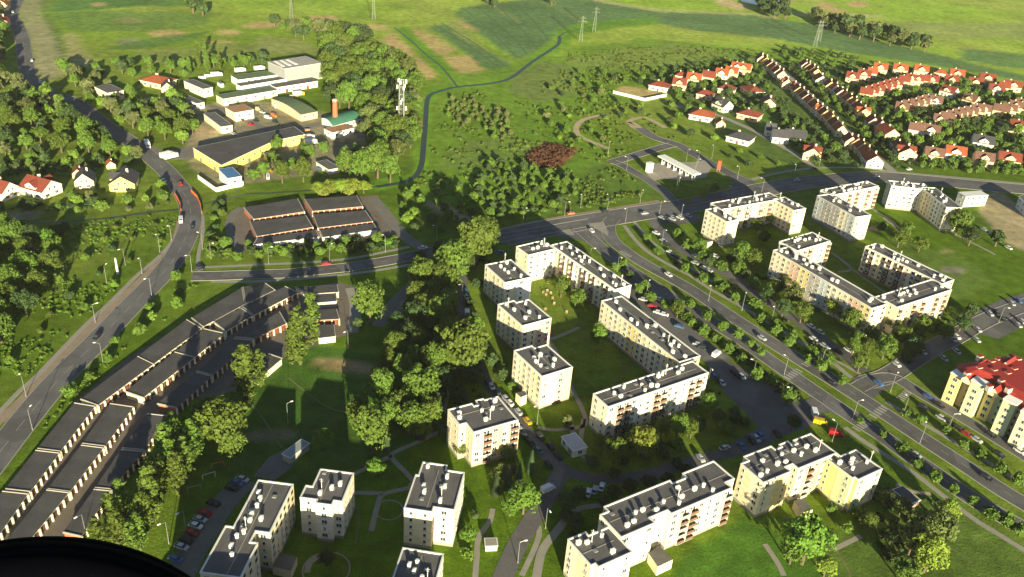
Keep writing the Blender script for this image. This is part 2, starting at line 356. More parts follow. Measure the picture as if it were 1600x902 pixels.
def W(pts): return [at(x, y) for x, y in pts]
def smooth(P, k=4):
    out = []
    n = len(P)
    for i in range(n-1):
        p0, p1, p2, p3 = P[max(i-1, 0)], P[i], P[i+1], P[min(i+2, n-1)]
        for j in range(k):
            t = j/k; out.append(0.5*((2*p1)+(p2-p0)*t+(2*p0-5*p1+4*p2-p3)*t*t+(3*p1-p0-3*p2+p3)*t**3))
    out.append(P[-1]); return out
def offs(P, d):
    out = []
    for i in range(len(P)):
        t = (P[min(i+1, len(P)-1)]-P[max(i-1, 0)]); t.z = 0; t.normalize()
        out.append(P[i]+Vector((t.y, -t.x, 0))*d)
    return out
def strip(mb, A, B, z, m):
    for i in range(len(A)-1):
        f = [(p.x, p.y, z) for p in (A[i], B[i], B[i+1], A[i+1])]
        mb.face(f, m)
def seg_excl(P, wd):
    for i in range(len(P)-1): EXCL.append((P[i].x, P[i].y, P[i+1].x, P[i+1].y, wd/2))
def road(name, pts, wd, m=None, z=0.06, kerb=False, dash=None, edge=None, excl=True, world=False):
    P = smooth(pts if world else W(pts)); mb = MB(); strip(mb, offs(P, wd/2), offs(P, -wd/2), z, m or m_asph)
    o = structure(mb.build(name))
    if excl: seg_excl(P, wd+3)
    if kerb:
        k = MB()
        for s in (-1, 1):
            a = offs(P, s*wd/2); b2 = offs(P, s*(wd/2+0.35))
            if s < 0: a, b2 = b2, a
            strip(k, b2, a, z+0.10, m_kerb)
            for L_ in (a, b2):
                for i in range(len(L_)-1):
                    k.face([(L_[i].x, L_[i].y, 0), (L_[i+1].x, L_[i+1].y, 0), (L_[i+1].x, L_[i+1].y, z+0.10), (L_[i].x, L_[i].y, z+0.10)], m_kerb)
        structure(k.build('kerb'))
    mk = MB()
    if dash:
        for off, on, gap in dash:
            Q = offs(P, off); acc = 0
            for i in range(len(Q)-1):
                seg = (Q[i+1]-Q[i]); Ls = seg.length
                if Ls < 1e-6: continue
                d = seg/Ls; s = 0; nrm = Vector((d.y, -d.x, 0))*0.08
                while s < Ls:
                    ph = (acc+s) % (on+gap)
                    if ph < on or gap == 0:
                        e = min(Ls, s+(on-ph if gap else Ls)); a, c = Q[i]+d*s, Q[i]+d*e
                        mk.face([(v.x, v.y, z+0.03) for v in (a+nrm, c+nrm, c-nrm, a-nrm)][::-1], m_line); s = e+1e-4
                    else: s += (on+gap-ph)
                acc += Ls
        if mk.f: structure(mk.build('road_marking'))
    return P
def patch(name, pts, m, z=0.03, kind=True, jit=0.0, excl=False):
    P = W(pts); mb = MB(); mb.face([(p.x, p.y, z) for p in P], m); o = mb.build(name)
    if kind: structure(o)
    return o
# pixel anchors of the main left road
R1 = [(-30, 745), (5, 700), (48, 645), (95, 590), (150, 535), (205, 478), (250, 432), (275, 400), (290, 372), (298, 345), (295, 318), (282, 295), (262, 270), (240, 250), (215, 230), (190, 212), (160, 193), (135, 172), (108, 155), (85, 150), (62, 140), (48, 128), (41, 105), (37, 75), (34, 57), (27, 40), (18, 24), (24, 8), (34, -10), (50, -30)]
Pd = smooth(W([(-60, 720), (-15, 668), (30, 632), (78, 577), (135, 520), (192, 465), (232, 428), (262, 395), (276, 370), (283, 345)]))
mb = MB(); strip(mb, offs(Pd, 2.2), offs(Pd, -2.2), 0.03, m_dirt); structure(mb.build('dirt_verge'))
road('road', R1, 10.0, dash=[(0, 6, 5)], kerb=True)
road('footpath', [(-10, 655), (30, 612), (60, 585), (130, 512), (175, 470), (215, 430), (250, 400), (272, 375)], 2.0, m_path, 0.04)
road('footpath', [(312, 425), (310, 400), (316, 370), (316, 340), (308, 315), (298, 295), (275, 270), (250, 247), (222, 222), (185, 200)], 1.8, m_path, 0.04)
# cross street and main road
road('road', [(300, 432), (345, 431), (400, 429), (455, 427), (492, 423), (540, 418), (580, 412), (620, 405), (655, 398), (700, 388), (760, 376), (800, 369), (862, 358), (925, 347)], 8.0, kerb=True, dash=[(0, 3, 3)], z=0.07)
road('road', [(780, 373), (862, 356), (940, 343), (1000, 333), (1072, 322), (1130, 310), (1180, 299), (1240, 288), (1300, 281), (1350, 277), (1390, 277), (1450, 282), (1520, 289), (1600, 296), (1700, 306)], 17.0, kerb=True, dash=[(4, 3, 5), (-4, 3, 5), (0.2, 100, 0)], z=0.065)
road('footpath', [(318, 418), (400, 414), (500, 409), (560, 402), (610, 392), (640, 386)], 2.2, m_path, 0.04)
road('footpath', [(330, 440), (400, 440), (500, 433), (580, 424), (640, 414)], 2.2, m_path, 0.04)
road('footpath', [(700, 382), (800, 355), (862, 342), (940, 329), (1030, 314)], 2.6, m_dirt, 0.04)
road('footpath', [(1140, 292), (1200, 274), (1260, 264), (1340, 262), (1400, 269), (1500, 278), (1620, 289)], 2.6, m_path, 0.04)
road('road', [(905, 358), (922, 372), (945, 392), (970, 412), (1000, 432), (1030, 452), (1070, 479), (1120, 508), (1160, 533), (1200, 561), (1240, 589), (1275, 613), (1310, 637), (1345, 660), (1375, 679), (1415, 708), (1465, 742), (1515, 777), (1575, 812), (1640, 848)], 7.4, kerb=True, dash=[(0, 3, 5)], z=0.075)
road('road', [(958, 342), (950, 354), (956, 374), (980, 395), (1010, 414), (1045, 433), (1080, 453), (1122, 481), (1160, 506), (1200, 532), (1250, 563), (1300, 594), (1350, 626), (1395, 655), (1430, 678), (1470, 704), (1515, 733), (1560, 763), (1610, 793), (1660, 822)], 7.4, kerb=True, dash=[(0, 3, 5)], z=0.08)
patch('road', [(860, 367), (930, 340), (985, 334), (992, 343), (965, 352), (957, 366), (940, 380), (925, 385), (905, 374), (880, 372)], m_asph, 0.10)
patch('traffic_island', [(918, 350), (943, 347), (949, 360), (951, 370), (938, 362)], m_path, 0.14)
patch('traffic_island', [(872, 362), (890, 358), (898, 368), (880, 367)], m_path, 0.14)
# footpath along the dual carriageway
road('footpath', [(975, 352), (990, 372), (1010, 392), (1040, 411), (1080, 432), (1110, 452), (1160, 480), (1215, 513), (1260, 541), (1300, 566), (1330, 590), (1345, 594)], 2.2, m_path, 0.04)
road('footpath', [(1385, 628), (1430, 655), (1480, 684), (1540, 720), (1600, 757), (1650, 785)], 2.2, m_path, 0.04)
road('footpath', [(990, 346), (1015, 375), (1050, 400), (1090, 425), (1120, 445)], 1.8, m_path, 0.04)
road('footpath', [(1320, 668), (1350, 690), (1385, 712), (1430, 741), (1470, 772), (1520, 810), (1560, 835), (1620, 872)], 2.2, m_path, 0.045)
road('footpath', [(1400, 757), (1425, 768), (1455, 772)], 1.6, m_sand, 0.035)
# estate streets
road('parking_strip', [(972, 432), (992, 455), (1030, 488), (1070, 521), (1105, 550), (1130, 566)], 12.0, m_asph, 0.048)
road('road', [(1015, 330), (1025, 350), (1050, 380), (1085, 402), (1130, 425), (1165, 448), (1210, 478), (1255, 508), (1295, 538), (1330, 562), (1352, 580)], 6.5, z=0.055)
patch('parking_lot', [(1020, 335), (1075, 325), (1100, 345), (1060, 352), (1030, 350)], m_asph, 0.045)
road('road', [(1352, 598), (1385, 588), (1415, 570), (1450, 548), (1490, 528), (1525, 508), (1560, 492), (1620, 470)], 8.5, z=0.058, kerb=True)
road('road', [(1340, 606), (1370, 592), (1400, 592), (1440, 616), (1490, 645), (1540, 675), (1600, 712), (1650, 745)], 6.0, z=0.061, kerb=True)
patch('road', [(1330, 592), (1350, 585), (1385, 592), (1400, 600), (1370, 618), (1362, 626)], m_asph, 0.11)
patch('parking_lot', [(1500, 500), (1560, 470), (1620, 452), (1660, 470), (1620, 500), (1560, 530), (1525, 520)], m_asph, 0.045)
patch('road', [(1105, 570), (1122, 556), (1160, 575), (1205, 602), (1262, 640), (1295, 652), (1262, 668), (1228, 680), (1190, 700), (1160, 712), (1130, 700), (1185, 668), (1160, 640), (1130, 612)], m_asph, 0.05)
road('road', [(1262, 640), (1285, 632), (1312, 640)], 9.0, z=0.09, excl=False)
road('road', [(1170, 700), (1120, 712), (1060, 728), (1000, 745), (940, 748), (895, 740), (862, 720), (838, 695), (818, 668), (795, 640), (772, 612), (750, 578), (735, 540), (727, 500), (722, 460), (722, 430)], 5.0, z=0.056)
road('road', [(875, 740), (862, 765), (840, 800), (815, 840), (795, 880), (780, 920)], 6.0, z=0.059)
road('footpath', [(885, 810), (870, 830), (850, 855), (842, 880), (836, 920)], 2.6, m_path, 0.04)
road('footpath', [(880, 815), (905, 795), (940, 790)], 2.0, m_path, 0.041)
road('parking_strip', [(385, 750), (362, 772), (340, 800), (318, 835), (298, 868), (280, 905), (262, 940)], 8.0, m_asph_old, 0.05)
patch('paved_yard', [(395, 745), (420, 715), (470, 690), (482, 700), (450, 735), (430, 750)], m_asph_old, 0.045)
for p in ([(700, 668), (655, 690), (620, 705), (612, 715), (640, 745), (645, 760), (600, 772), (590, 790), (580, 830)], [(612, 712), (580, 728), (552, 742)], [(640, 755), (660, 770)], [(550, 770), (598, 771)],
          [(905, 512), (870, 527), (858, 532), (868, 548), (890, 600), (910, 640), (915, 660), (905, 668), (865, 672), (840, 668)], [(890, 650), (900, 700), (918, 720)], [(912, 655), (905, 700)],
          [(770, 795), (765, 815), (748, 840), (745, 870), (742, 910)], [(830, 800), (842, 826), (838, 850), (815, 900)],
          [(1195, 850), (1215, 880), (1225, 900)], [(1300, 860), (1345, 838)], [(1345, 585), (1300, 560)],
          [(1120, 448), (1150, 470), (1175, 482)], [(1300, 395), (1330, 420), (1310, 425)], [(1330, 420), (1400, 470)], [(1380, 340), (1420, 370), (1400, 360)], [(1480, 360), (1530, 385), (1555, 398)], [(1360, 325), (1392, 345), (1405, 360)],
          [(700, 610), (690, 660)], [(1180, 160), (1060, 120)], [(480, 895), (484, 880), (500, 868), (512, 862)]):
    road('footpath', p, 1.7, m_path, 0.038, excl=False)
m_worn = mat('trodden_earth', (.13, .135, .055), 1, .3, .3)
for p in ([(1000, 560), (960, 600), (940, 640)], [(1400, 860), (1460, 845), (1520, 880)], [(350, 600), (400, 640), (440, 700)], [(450, 590), (520, 640), (590, 640)], [(1420, 400), (1480, 430), (1530, 440)], [(870, 470), (905, 500), (915, 510)], [(1250, 790), (1300, 850), (1330, 900)], [(640, 500), (650, 560), (700, 620)], [(60, 480), (120, 430), (180, 380), (230, 350)], [(700, 200), (780, 250), (850, 300)], [(540, 760), (560, 800), (555, 850)]):
    road('worn_path', p, 0.6, m_worn, 0.03, excl=False)
def ring(cx, cy, rx, m=m_path):
    c = at(cx, cy); P = [c+Vector((math.cos(t*math.pi/10), math.sin(t*math.pi/10), 0))*rx for t in range(21)]
    road('footpath', P, 0.45, m, 0.04, excl=False, world=True)
ring(608, 797, 4.2); ring(510, 890, 6.5)
# garage yards
m_yard = mat('yard_asphalt', (0.14, 0.118, 0.10), 0.9, 0.2, 0.12, 0, var2=0.15, scale2=1.2)
patch('garage_yard', [(-60, 900), (-5, 790), (60, 700), (120, 625), (200, 560), (300, 498), (415, 446), (470, 452), (528, 440), (560, 450), (558, 520), (520, 530), (440, 560), (400, 600), (270, 640), (230, 690), (190, 770), (120, 850), (100, 930)], m_yard, 0.02)
patch('garage_yard', [(360, 330), (385, 322), (590, 305), (612, 340), (620, 365), (560, 378), (380, 392), (362, 375)], m_yard, 0.022)
road('road', [(583, 312), (600, 330), (615, 350), (630, 368), (650, 382), (668, 392)], 6.5, m_asph_old, 0.05)
road('footpath', [(378, 325), (364, 335), (358, 350), (362, 370), (370, 385), (376, 398)], 4.0, m_asph_old, 0.035)
road('footpath', [(548, 450), (556, 480), (550, 520)], 5.0, m_path, 0.035)
road('footpath', [(590, 510), (615, 475), (650, 440)], 5.5, m_asph_old, 0.032)
# petrol station roads
road('road', [(955, 254), (985, 245), (1012, 237), (1035, 230), (1052, 226)], 7.5, z=0.05, m=m_asph, kerb=True)
road('road', [(1000, 200), (1020, 214), (1045, 222), (1062, 228), (1088, 243), (1115, 258), (1145, 274), (1168, 284)], 8, z=0.055, kerb=True)
road('road', [(958, 253), (972, 258), (992, 270), (1010, 280), (1026, 291), (1040, 302), (1052, 316)], 6.5, z=0.06, kerb=True)
patch('forecourt', [(1008, 270), (1022, 257), (1040, 252), (1080, 254), (1103, 250), (1112, 262), (1103, 277), (1076, 282), (1054, 281), (1038, 279), (1022, 283)], mat('forecourt_concrete', (0.28, 0.255, 0.22), .9, .15, .3, var2=.1, scale2=2), 0.07)
patch('road', [(1140, 290), (1150, 275), (1170, 278), (1190, 292), (1160, 300)], m_asph, 0.09)
for p, wd, mm in (([(1000, 200), (990, 193), (982, 190), (995, 185), (1008, 184), (1022, 190), (1040, 200)], 4, m_sand), ([(982, 191), (992, 200), (1012, 208)], 4, m_sand),
              ([(948, 180), (930, 182), (910, 188), (900, 200), (905, 212), (925, 222), (950, 232)], 4, m_sand),
              ([(1040, 157), (1062, 166), (1085, 172), (1120, 180), (1155, 194), (1185, 208), (1215, 225), (1250, 245), (1272, 264)], 5, m_path)):
    road('track', p, wd, mm, 0.04)
road('street', [(1203, 92), (1225, 112), (1240, 125), (1262, 146), (1290, 172), (1320, 202), (1350, 228), (1380, 255), (1400, 272)], 6, m_path, 0.05)
road('street', [(1400, 120), (1450, 145), (1480, 157), (1520, 175), (1560, 190), (1620, 215)], 4.5, m_path, 0.045)
road('street', [(1365, 152), (1400, 142), (1430, 138)], 4, m_asph, 0.046)
patch('car_park', [(1405, 190), (1430, 180), (1500, 163), (1520, 172), (1460, 186), (1412, 200)], m_asph, 0.05)
# works yard lanes and crossing
patch('forecourt', [(205, 212), (235, 225), (262, 240), (278, 232), (320, 228), (325, 238), (292, 250), (268, 250), (235, 238)], m_asph_old, 0.04)
road('street', [(320, 232), (360, 222), (420, 210), (500, 195), (540, 205), (580, 215)], 7, m_asph_old, 0.035)
road('street', [(330, 165), (380, 185), (420, 205)], 6, m_asph_old, 0.036)
# zebra crossings
def zebra(px0, py0, px1, py1, n=6, wd=3.2):
    a, b_ = at(px0, py0), at(px1, py1); d = (b_-a); Lr = d.length; d.normalize(); nn = Vector((d.y, -d.x, 0)); mb = MB()
    for i in range(n):
        c = a+d*(Lr*(i+.5)/n); h = Lr/n*0.27
        mb.face([(v.x, v.y, 0.118) for v in (c-d*h-nn*wd/2, c+d*h-nn*wd/2, c+d*h+nn*wd/2, c-d*h+nn*wd/2)], m_line)
    structure(mb.build('road_marking'))
zebra(1228, 592, 1250, 578); zebra(1256, 572, 1275, 560); zebra(1362, 652, 1384, 636); zebra(1336, 672, 1356, 660); zebra(968, 393, 986, 402); zebra(1405, 625, 1420, 612)
m_tram = mat('tractor_track', (.06, .11, .035), 1, .3, .2)
for a, b_, n_ in (((722, 12), (808, 90), 0), ((745, 10), (824, 84), 0), ((775, 8), (840, 76), 0), ((805, 5), (856, 62), 0), ((835, 3), (885, 44), 0), ((678, 38), (782, 108), 0), ((690, 36), (790, 104), 0), ((950, 8), (1180, 48), 0), ((1000, 20), (1300, 66), 0), ((1180, 36), (1420, 88), 0), ((1100, 26), (1380, 76), 0)):
    road('tractor_track', [a, ((a[0]+b_[0])/2+3, (a[1]+b_[1])/2-1), b_], 1.3, m_tram, 0.02, excl=False)
# water
CANAL = [(1060, 28), (1000, 33), (950, 37), (910, 45), (886, 50), (874, 57), (874, 65), (868, 73), (830, 98), (800, 121), (770, 130), (715, 136), (690, 142), (673, 148), (667, 160), (665, 190), (662, 225), (659, 255), (652, 272), (640, 281), (620, 287), (588, 292)]
road('canal', CANAL[:6], 1.6, m_water, 0.03)
road('canal', CANAL[5:], 3.4, m_water, 0.031)
road('canal', [(588, 292), (480, 298), (420, 302), (390, 303), (350, 311), (318, 319)], 1.5, m_water, 0.03)
road('canal', [(285, 327), (232, 332), (175, 340), (95, 347), (0, 350), (-60, 352)], 1.8, m_water, 0.03)
road('canal', [(616, 43), (640, 62), (665, 85), (690, 105), (715, 136)], 1.6, m_water, 0.03)
patch('pond', [(1148, -8), (1222, -8), (1220, 10), (1205, 13), (1185, 8), (1160, 3)], mat('pond_water', (0.25, 0.27, 0.30), .25, .1, .05), 0.03)
# ------------------------------------------------------------ buildings
FOOT = []                                    # footprints kept clear of scattered trees
def area(P): return sum(P[i].x*P[(i+1) % len(P)].y-P[(i+1) % len(P)].x*P[i].y for i in range(len(P)))/2
def snap(P):
    n = len(P); e = [(P[(i+1) % n]-P[i]) for i in range(n)]
    sx = sum(v.length*math.cos(4*math.atan2(v.y, v.x)) for v in e); sy = sum(v.length*math.sin(4*math.atan2(v.y, v.x)) for v in e)
    a0 = math.atan2(sy, sx)/4; dirs = [round((math.atan2(v.y, v.x)-a0)/(math.pi/2)) % 4 for v in e]
    if any((dirs[i]-dirs[i-1]) % 2 == 0 for i in range(n)): return P
    out = []
    for i in range(n):                       # vertex i joins edge i-1 and edge i
        m0 = (P[i-1]+P[i])/2; m1 = (P[i]+P[(i+1) % n])/2
        d0 = Vector((math.cos(a0+dirs[i-1]*math.pi/2), math.sin(a0+dirs[i-1]*math.pi/2), 0)); d1 = Vector((math.cos(a0+dirs[i]*math.pi/2), math.sin(a0+dirs[i]*math.pi/2), 0))
        out.append(m0+d0*((m1-m0).dot(d0)) if abs(d0.dot(d1)) < .1 else P[i])
    return out
def inset(P, d):
    n = len(P); out = []
    for i in range(n):
        a = (P[i]-P[i-1]).normalized(); b = (P[(i+1) % n]-P[i]).normalized()
        na, nb = Vector((-a.y, a.x, 0)), Vector((-b.y, b.x, 0)); s = na+nb; k = max(0.35, 1+na.dot(nb))
        out.append(P[i]+s*(d/k))
    return out
def window_mesh(wd, ht, name='window', col=None, pane=None):
    mb = MB(); f = 0.09; g = col or m_white
    mb.box((0, -0.02, -ht/2), (wd-2*f, 0.04, ht), pane or m_glass)
    for x in (-wd/2+f/2, wd/2-f/2): mb.box((x, -0.035, -ht/2), (f, 0.075, ht), g)
    mb.box((0, -0.036, -ht/2-0.02), (wd-2*f, 0.072, f), g); mb.box((0, -0.036, ht/2-f), (wd-2*f, 0.072, f), g)
    if wd > 1: mb.box((0, -0.034, -ht/2+f), (0.07, 0.066, ht-2*f), g)
    mb.box((0, -0.11, -ht/2-0.09), (wd+0.15, 0.22, 0.06), m_metal)
    return mb.mesh(name)
WIN_L, WIN_S = window_mesh(1.7, 1.45), window_mesh(0.95, 1.25)
WIN_LC, WIN_SC = window_mesh(1.7, 1.45, pane=m_curtain), window_mesh(0.95, 1.25, pane=m_curtain)
CURT = {WIN_L: WIN_LC, WIN_S: WIN_SC}; WRR = random.Random(5)
def balcony_mesh(rail):
    mb = MB(); wd, dp = 3.1, 1.25
    mb.box((0, -dp/2, -0.14), (wd, dp, 0.14), m_concrete)
    mb.box((0, -dp+0.04, 0.08), (wd-.1, 0.05, 0.95), rail)
    for s in (-1, 1): mb.box((s*(wd/2-.03), -dp/2, 0.08), (0.05, dp-.1, 0.95), rail)
    mb.box((0.5, -0.03, 0.05), (0.9, 0.06, 2.05), m_glass); mb.box((-0.75, -0.03, 0.85), (1.2, 0.06, 1.25), m_glass)
    mb.box((-0.05, -0.02, 0.03), (2.7, 0.03, 2.12), m_white)
    for s in (-1, 1): mb.box((s*(wd/2+.08), -dp/2+.1, -0.14), (0.14, dp-.15, 2.54), m_offw)
    return mb.mesh('balcony')
BALC = [balcony_mesh(m_brown), balcony_mesh(m_grey), balcony_mesh(m_brick)]
def vent_mesh():
    mb = MB(); mb.box((0, 0, 0), (1.25, 0.85, 1.15), m_white); mb.box((0, 0, 1.15), (1.45, 1.05, 0.12), m_parapet)
    mb.box((0, 0, 1.27), (0.7, 0.5, 0.18), m_white); return mb.mesh('roof_vent')
def vent_mesh2():
    mb = MB(); mb.tube((0, 0, 0), (0, 0, 1.2), .5, .5, m_white, 10); mb.tube((0, 0, 1.2), (0, 0, 1.45), .68, .45, m_parapet, 10); return mb.mesh('roof_vent')
VENTS = [vent_mesh(), vent_mesh2(), vent_mesh()]
def antenna_mesh():
    mb = MB(); mb.tube((0, 0, 0), (0, 0, 4.6), 0.09, 0.06, m_lamp, 6); mb.tube((-.6, 0, 4.0), (.6, 0, 4.0), .04, .04, m_lamp, 4); mb.tube((-.4, 0, 3.4), (.4, 0, 3.4), .04, .04, m_lamp, 4)
    mb.box((0, 0, 0), (.5, .5, .25), m_concrete); return mb.mesh('antenna')
ANT = antenna_mesh()
SCH = {'w': [m_offw, m_white, m_offw, m_cream], 'y': [m_cream, m_yellow, m_cream, m_offw], 's': [m_cream, m_salmon, m_offw, m_cream],
       'g': [m_green, m_cream, m_yellow, m_green], 'm': [m_offw, m_cream, m_salmon, m_yellow, m_grey, m_blue], 'k': [m_grey, m_offw, m_blue, m_grey]}
def place(px, z):
    p = at(px[0], px[1], z); return p
def block(label, px, sch='w', h=14.5, floors=5, nvent=8, seed=1, side=None, name='apartment_block', cat='apartment block', group='apartment blocks of the estate', roofm=None, antenna=True, world=None, dosnap=True, bal=True):
    rr = random.Random(seed)
    P = world if world else [at(x, y, h) for x, y in px]
    for p in P: p.z = 0
    if area(P) < 0: P = P[::-1]
    if dosnap: P = snap(P)
    FOOT.append([(p.x, p.y) for p in P])
    c = sum(P, Vector())/len(P); root = empty(name, (c.x, c.y, 0)); tag(root, label, cat, group)
    Q = [p-c for p in P]; n = len(Q)
    cols = SCH[sch]; wall = MB(); wins = []; bals = []
    fh = (h-1.7)/floors
    for i in range(n):
        a, b = Q[i], Q[(i+1) % n]; d = b-a; Ln = d.length
        if Ln < .05: continue
        d.normalize(); nr = Vector((d.y, -d.x, 0)); rz = math.atan2(nr.y, nr.x)+math.pi/2
        nb = max(1, round(Ln/6.2)); bw = Ln/nb
        facing = max(0, -nr.y)+0.5*max(0, -nr.x)
        for j in range(nb):
            mt = cols[(i*2+j) % len(cols)] if not (side and i in side) else side[i]
            p0, p1 = a+d*(j*bw), a+d*((j+1)*bw)
            wall.face([(p0.x, p0.y, 0), (p1.x, p1.y, 0), (p1.x, p1.y, 1.1), (p0.x, p0.y, 1.1)], m_plinth)
            wall.face([(p0.x, p0.y, 1.1), (p1.x, p1.y, 1.1), (p1.x, p1.y, h), (p0.x, p0.y, h)], mt)
        if Ln < 2.0: continue
        nw = max(1, int(Ln/3.1)); ww = Ln/nw
        sunny = nr.y < -0.55 and Ln > 13 and bal
        pat = rr.choice(['WBWWB', 'WBBWW', 'BWWBW'])
        for j in range(nw):
            pc = a+d*((j+.5)*ww); t = pat[j % len(pat)]
            if Ln < 13.5 and nr.y < -0.4 and j % 2 == 1 and nw > 2: continue
            for f in range(floors):
                z = 1.1+fh*(f+.58)
                if sunny and t == 'B' and ww > 2.6: bals.append((facing, pc, 1.1+fh*f+.12, rz, rr.randrange(3)))
                else: wins.append((facing-0.001*f, pc+Vector((0, 0, z)), rz, WIN_S if (Ln < 13.5 and rr.random() < .6) or (j % 3 == 1) else WIN_L))
    for i in range(n):                       # joints between the wall panels, one row per storey
        a, b = Q[i], Q[(i+1) % n]; d = b-a; Ln = d.length
        if Ln < 2: continue
        d.normalize(); nr = Vector((d.y, -d.x, 0)); m_ = (a+b)/2+nr*.012; rz = math.atan2(d.y, d.x)
        for f in range(1, floors): wall.box((m_.x, m_.y, 1.1+fh*f), (Ln-.1, .02, .05), m_plinth, rz)
        for j in range(1, int(Ln/5.4)):
            pj = a+d*(j*5.4)+nr*.02; wall.box((pj.x, pj.y, 1.1), (.05, .02, h-1.6), m_plinth, rz)
    wall.build('wall', root)
    rf = MB(); I = inset(Q, 0.32); rf.face([(p.x, p.y, h-0.4) for p in I], roofm or m_bitumen)
    e = max(((Q[(i+1) % n]-Q[i]) for i in range(n)), key=lambda v: v.length).normalized(); f2 = Vector((-e.y, e.x, 0)); ctr = sum(I, Vector())/n
    half = max(abs((p-ctr).dot(e)) for p in I); k = -half
    ipoly = [(p.x, p.y) for p in I]
    while k < half:                          # felt seams and the shallow ridge
        a = ctr+e*(k+1.0)
        if inpoly(np.array([a.x]), np.array([a.y]), ipoly)[0] and inpoly(np.array([a.x+e.x]), np.array([a.y+e.y]), ipoly)[0]:
            rf.box((a.x, a.y, h-.4), (2.0, .22, .07), m_plinth, math.atan2(e.y, e.x))
            if int(k) % 6 == 0: rf.box((a.x+f2.x*2.2*rr.choice((-1, 1)), a.y+f2.y*2.2*rr.choice((-1, 1)), h-.4), (1.1, 1.1, .35), m_metal, math.atan2(e.y, e.x))
        k += 2.0
    rf.build('roof', root)
    pp = MB(); O = inset(Q, -0.07)
    for i in range(n):
        j = (i+1) % n
        pp.face([(O[i].x, O[i].y, h), (O[j].x, O[j].y, h), (I[j].x, I[j].y, h), (I[i].x, I[i].y, h)], m_parapet)
        pp.face([(O[i].x, O[i].y, h-.3), (O[j].x, O[j].y, h-.3), (O[j].x, O[j].y, h), (O[i].x, O[i].y, h)], m_parapet)
        pp.face([(I[i].x, I[i].y, h-.4), (I[i].x, I[i].y, h), (I[j].x, I[j].y, h), (I[j].x, I[j].y, h-.4)], m_parapet)
    pp.build('parapet', root)
    wins.sort(key=lambda t: -t[0]); bals.sort(key=lambda t: -t[0])
    for fa, pc, rz, me_ in wins[:100]: link('window', CURT[me_] if WRR.random() < .33 else me_, root, pc, rz)
    if len(wins) > 100:
        mb = MB()
        for fa, pc, rz, me_ in wins[100:]:
            nrm = Vector((math.sin(rz), -math.cos(rz), 0))*0.04
            mb.box((pc.x+nrm.x, pc.y+nrm.y, pc.z-.7), (1.5, .06, 1.3), m_glass, rz)
        o = mb.build('window', root); o['kind'] = 'stuff'
    for fa, pc, z, rz, k in bals[:100]: link('balcony', BALC[k % 2], root, pc+Vector((0, 0, z)), rz)
    # vents along the roof
    xsq = [(p.x, p.y) for p in inset(Q, 1.6)]; tries = 0; got = []
    e = max(((Q[(i+1) % n]-Q[i]) for i in range(n)), key=lambda v: v.length).normalized(); f2 = Vector((-e.y, e.x, 0))
    us = [p.dot(e) for p in Q]; vs = [p.dot(f2) for p in Q]; u0, u1, v0, v1 = min(us), max(us), min(vs), max(vs)
    for i in range(nvent*3):
        u = u0+(u1-u0)*(i+.5+rr.uniform(-.25, .25))/(nvent*3); v = (v0+v1)/2+rr.choice((-1, 1, .3))*(v1-v0)*rr.uniform(.12, .3)
        p = e*u+f2*v
        if inpoly(np.array([p.x]), np.array([p.y]), xsq)[0] and all((p-g).length > 2.1 for g in got):
            got.append(p)
    rr.shuffle(got)
    for p in got[:nvent]:
        link('roof_vent', VENTS[rr.randrange(3)], root, Vector((p.x, p.y, h-.4)), math.atan2(e.y, e.x), (1, 1, rr.uniform(.8, 1.15)))
    if antenna and got:
        p = got[0]+e*1.6; link('antenna', ANT, root, Vector((p.x, p.y, h-.4)))
    return root, Q, c
def porch(root, px, z, c):
    P = [at(x, y, z)-c for x, y in px]
    for p in P: p.z = 0
    if area(P) < 0: P = P[::-1]
    mb = MB(); mb.prism([(p.x, p.y) for p in P], 0, z, m_cream, m_bitumen); mb.build('entrance_porch', root)
B = {}
B['bd1'] = block('long pale block with stepped dark roof, cut by the bottom edge beside parked cars', Z(300, 740, 5.57, [(575, 45), (890, 100), (668, 515), (556, 500), (507, 592), (585, 602), (415, 900), (85, 868), (270, 450), (365, 460)]), 'y', nvent=10, seed=2)
B['bd2'] = block('small square white block between the long stepped block and the green-fronted block', Z(400, 677, 4, [(405, 218), (602, 250), (548, 430), (487, 418), (475, 452), (373, 433), (380, 412), (272, 403), (312, 323), (352, 330)]), 'w', nvent=3, seed=3, bal=False)
B['bda'] = block('square block with grey-green windowed front and bright yellow blank front', Z(600, 700, 4.4625, [(270, 92), (440, 122), (432, 152), (565, 170), (490, 432), (350, 412), (335, 447), (145, 418), (215, 183), (243, 187)]), 'y', nvent=6, seed=4, bal=False)
B['bda2'] = block('block cut off by the bottom edge below the bright yellow fronted block', Z(600, 700, 4.4625, [(135, 690), (412, 740), (345, 1010), (35, 965)]), 'y', nvent=5, seed=5, bal=False)
B['bdg'] = block('yellow block with brown balconies standing at the street bend, spruce on its left', Z(690, 600, 6.014, [(60, 240), (285, 178), (308, 206), (345, 192), (325, 155), (395, 130), (405, 148), (545, 108), (698, 335), (305, 462), (230, 365), (165, 383)]), 'y', nvent=6, seed=6)
B['f1'] = block('cream block at the top of the playground court, nearest the road junction', Z(750, 360, 6.4, [(362, 158), (635, 97), (745, 180), (488, 250)]), 'w', nvent=4, seed=7, bal=False)
B['f2'] = block('long cream block along the dual carriageway, right side of the playground court', Z(750, 360, 6.4, [(728, 150), (862, 100), (1515, 550), (1340, 590)]), 'w', nvent=14, seed=8)
B['f3'] = block('small block at the upper left of the playground court, its corner almost touching another', Z(750, 360, 6.4, [(45, 335), (325, 295), (495, 455), (262, 535)]), 'w', nvent=6, seed=9, bal=False)
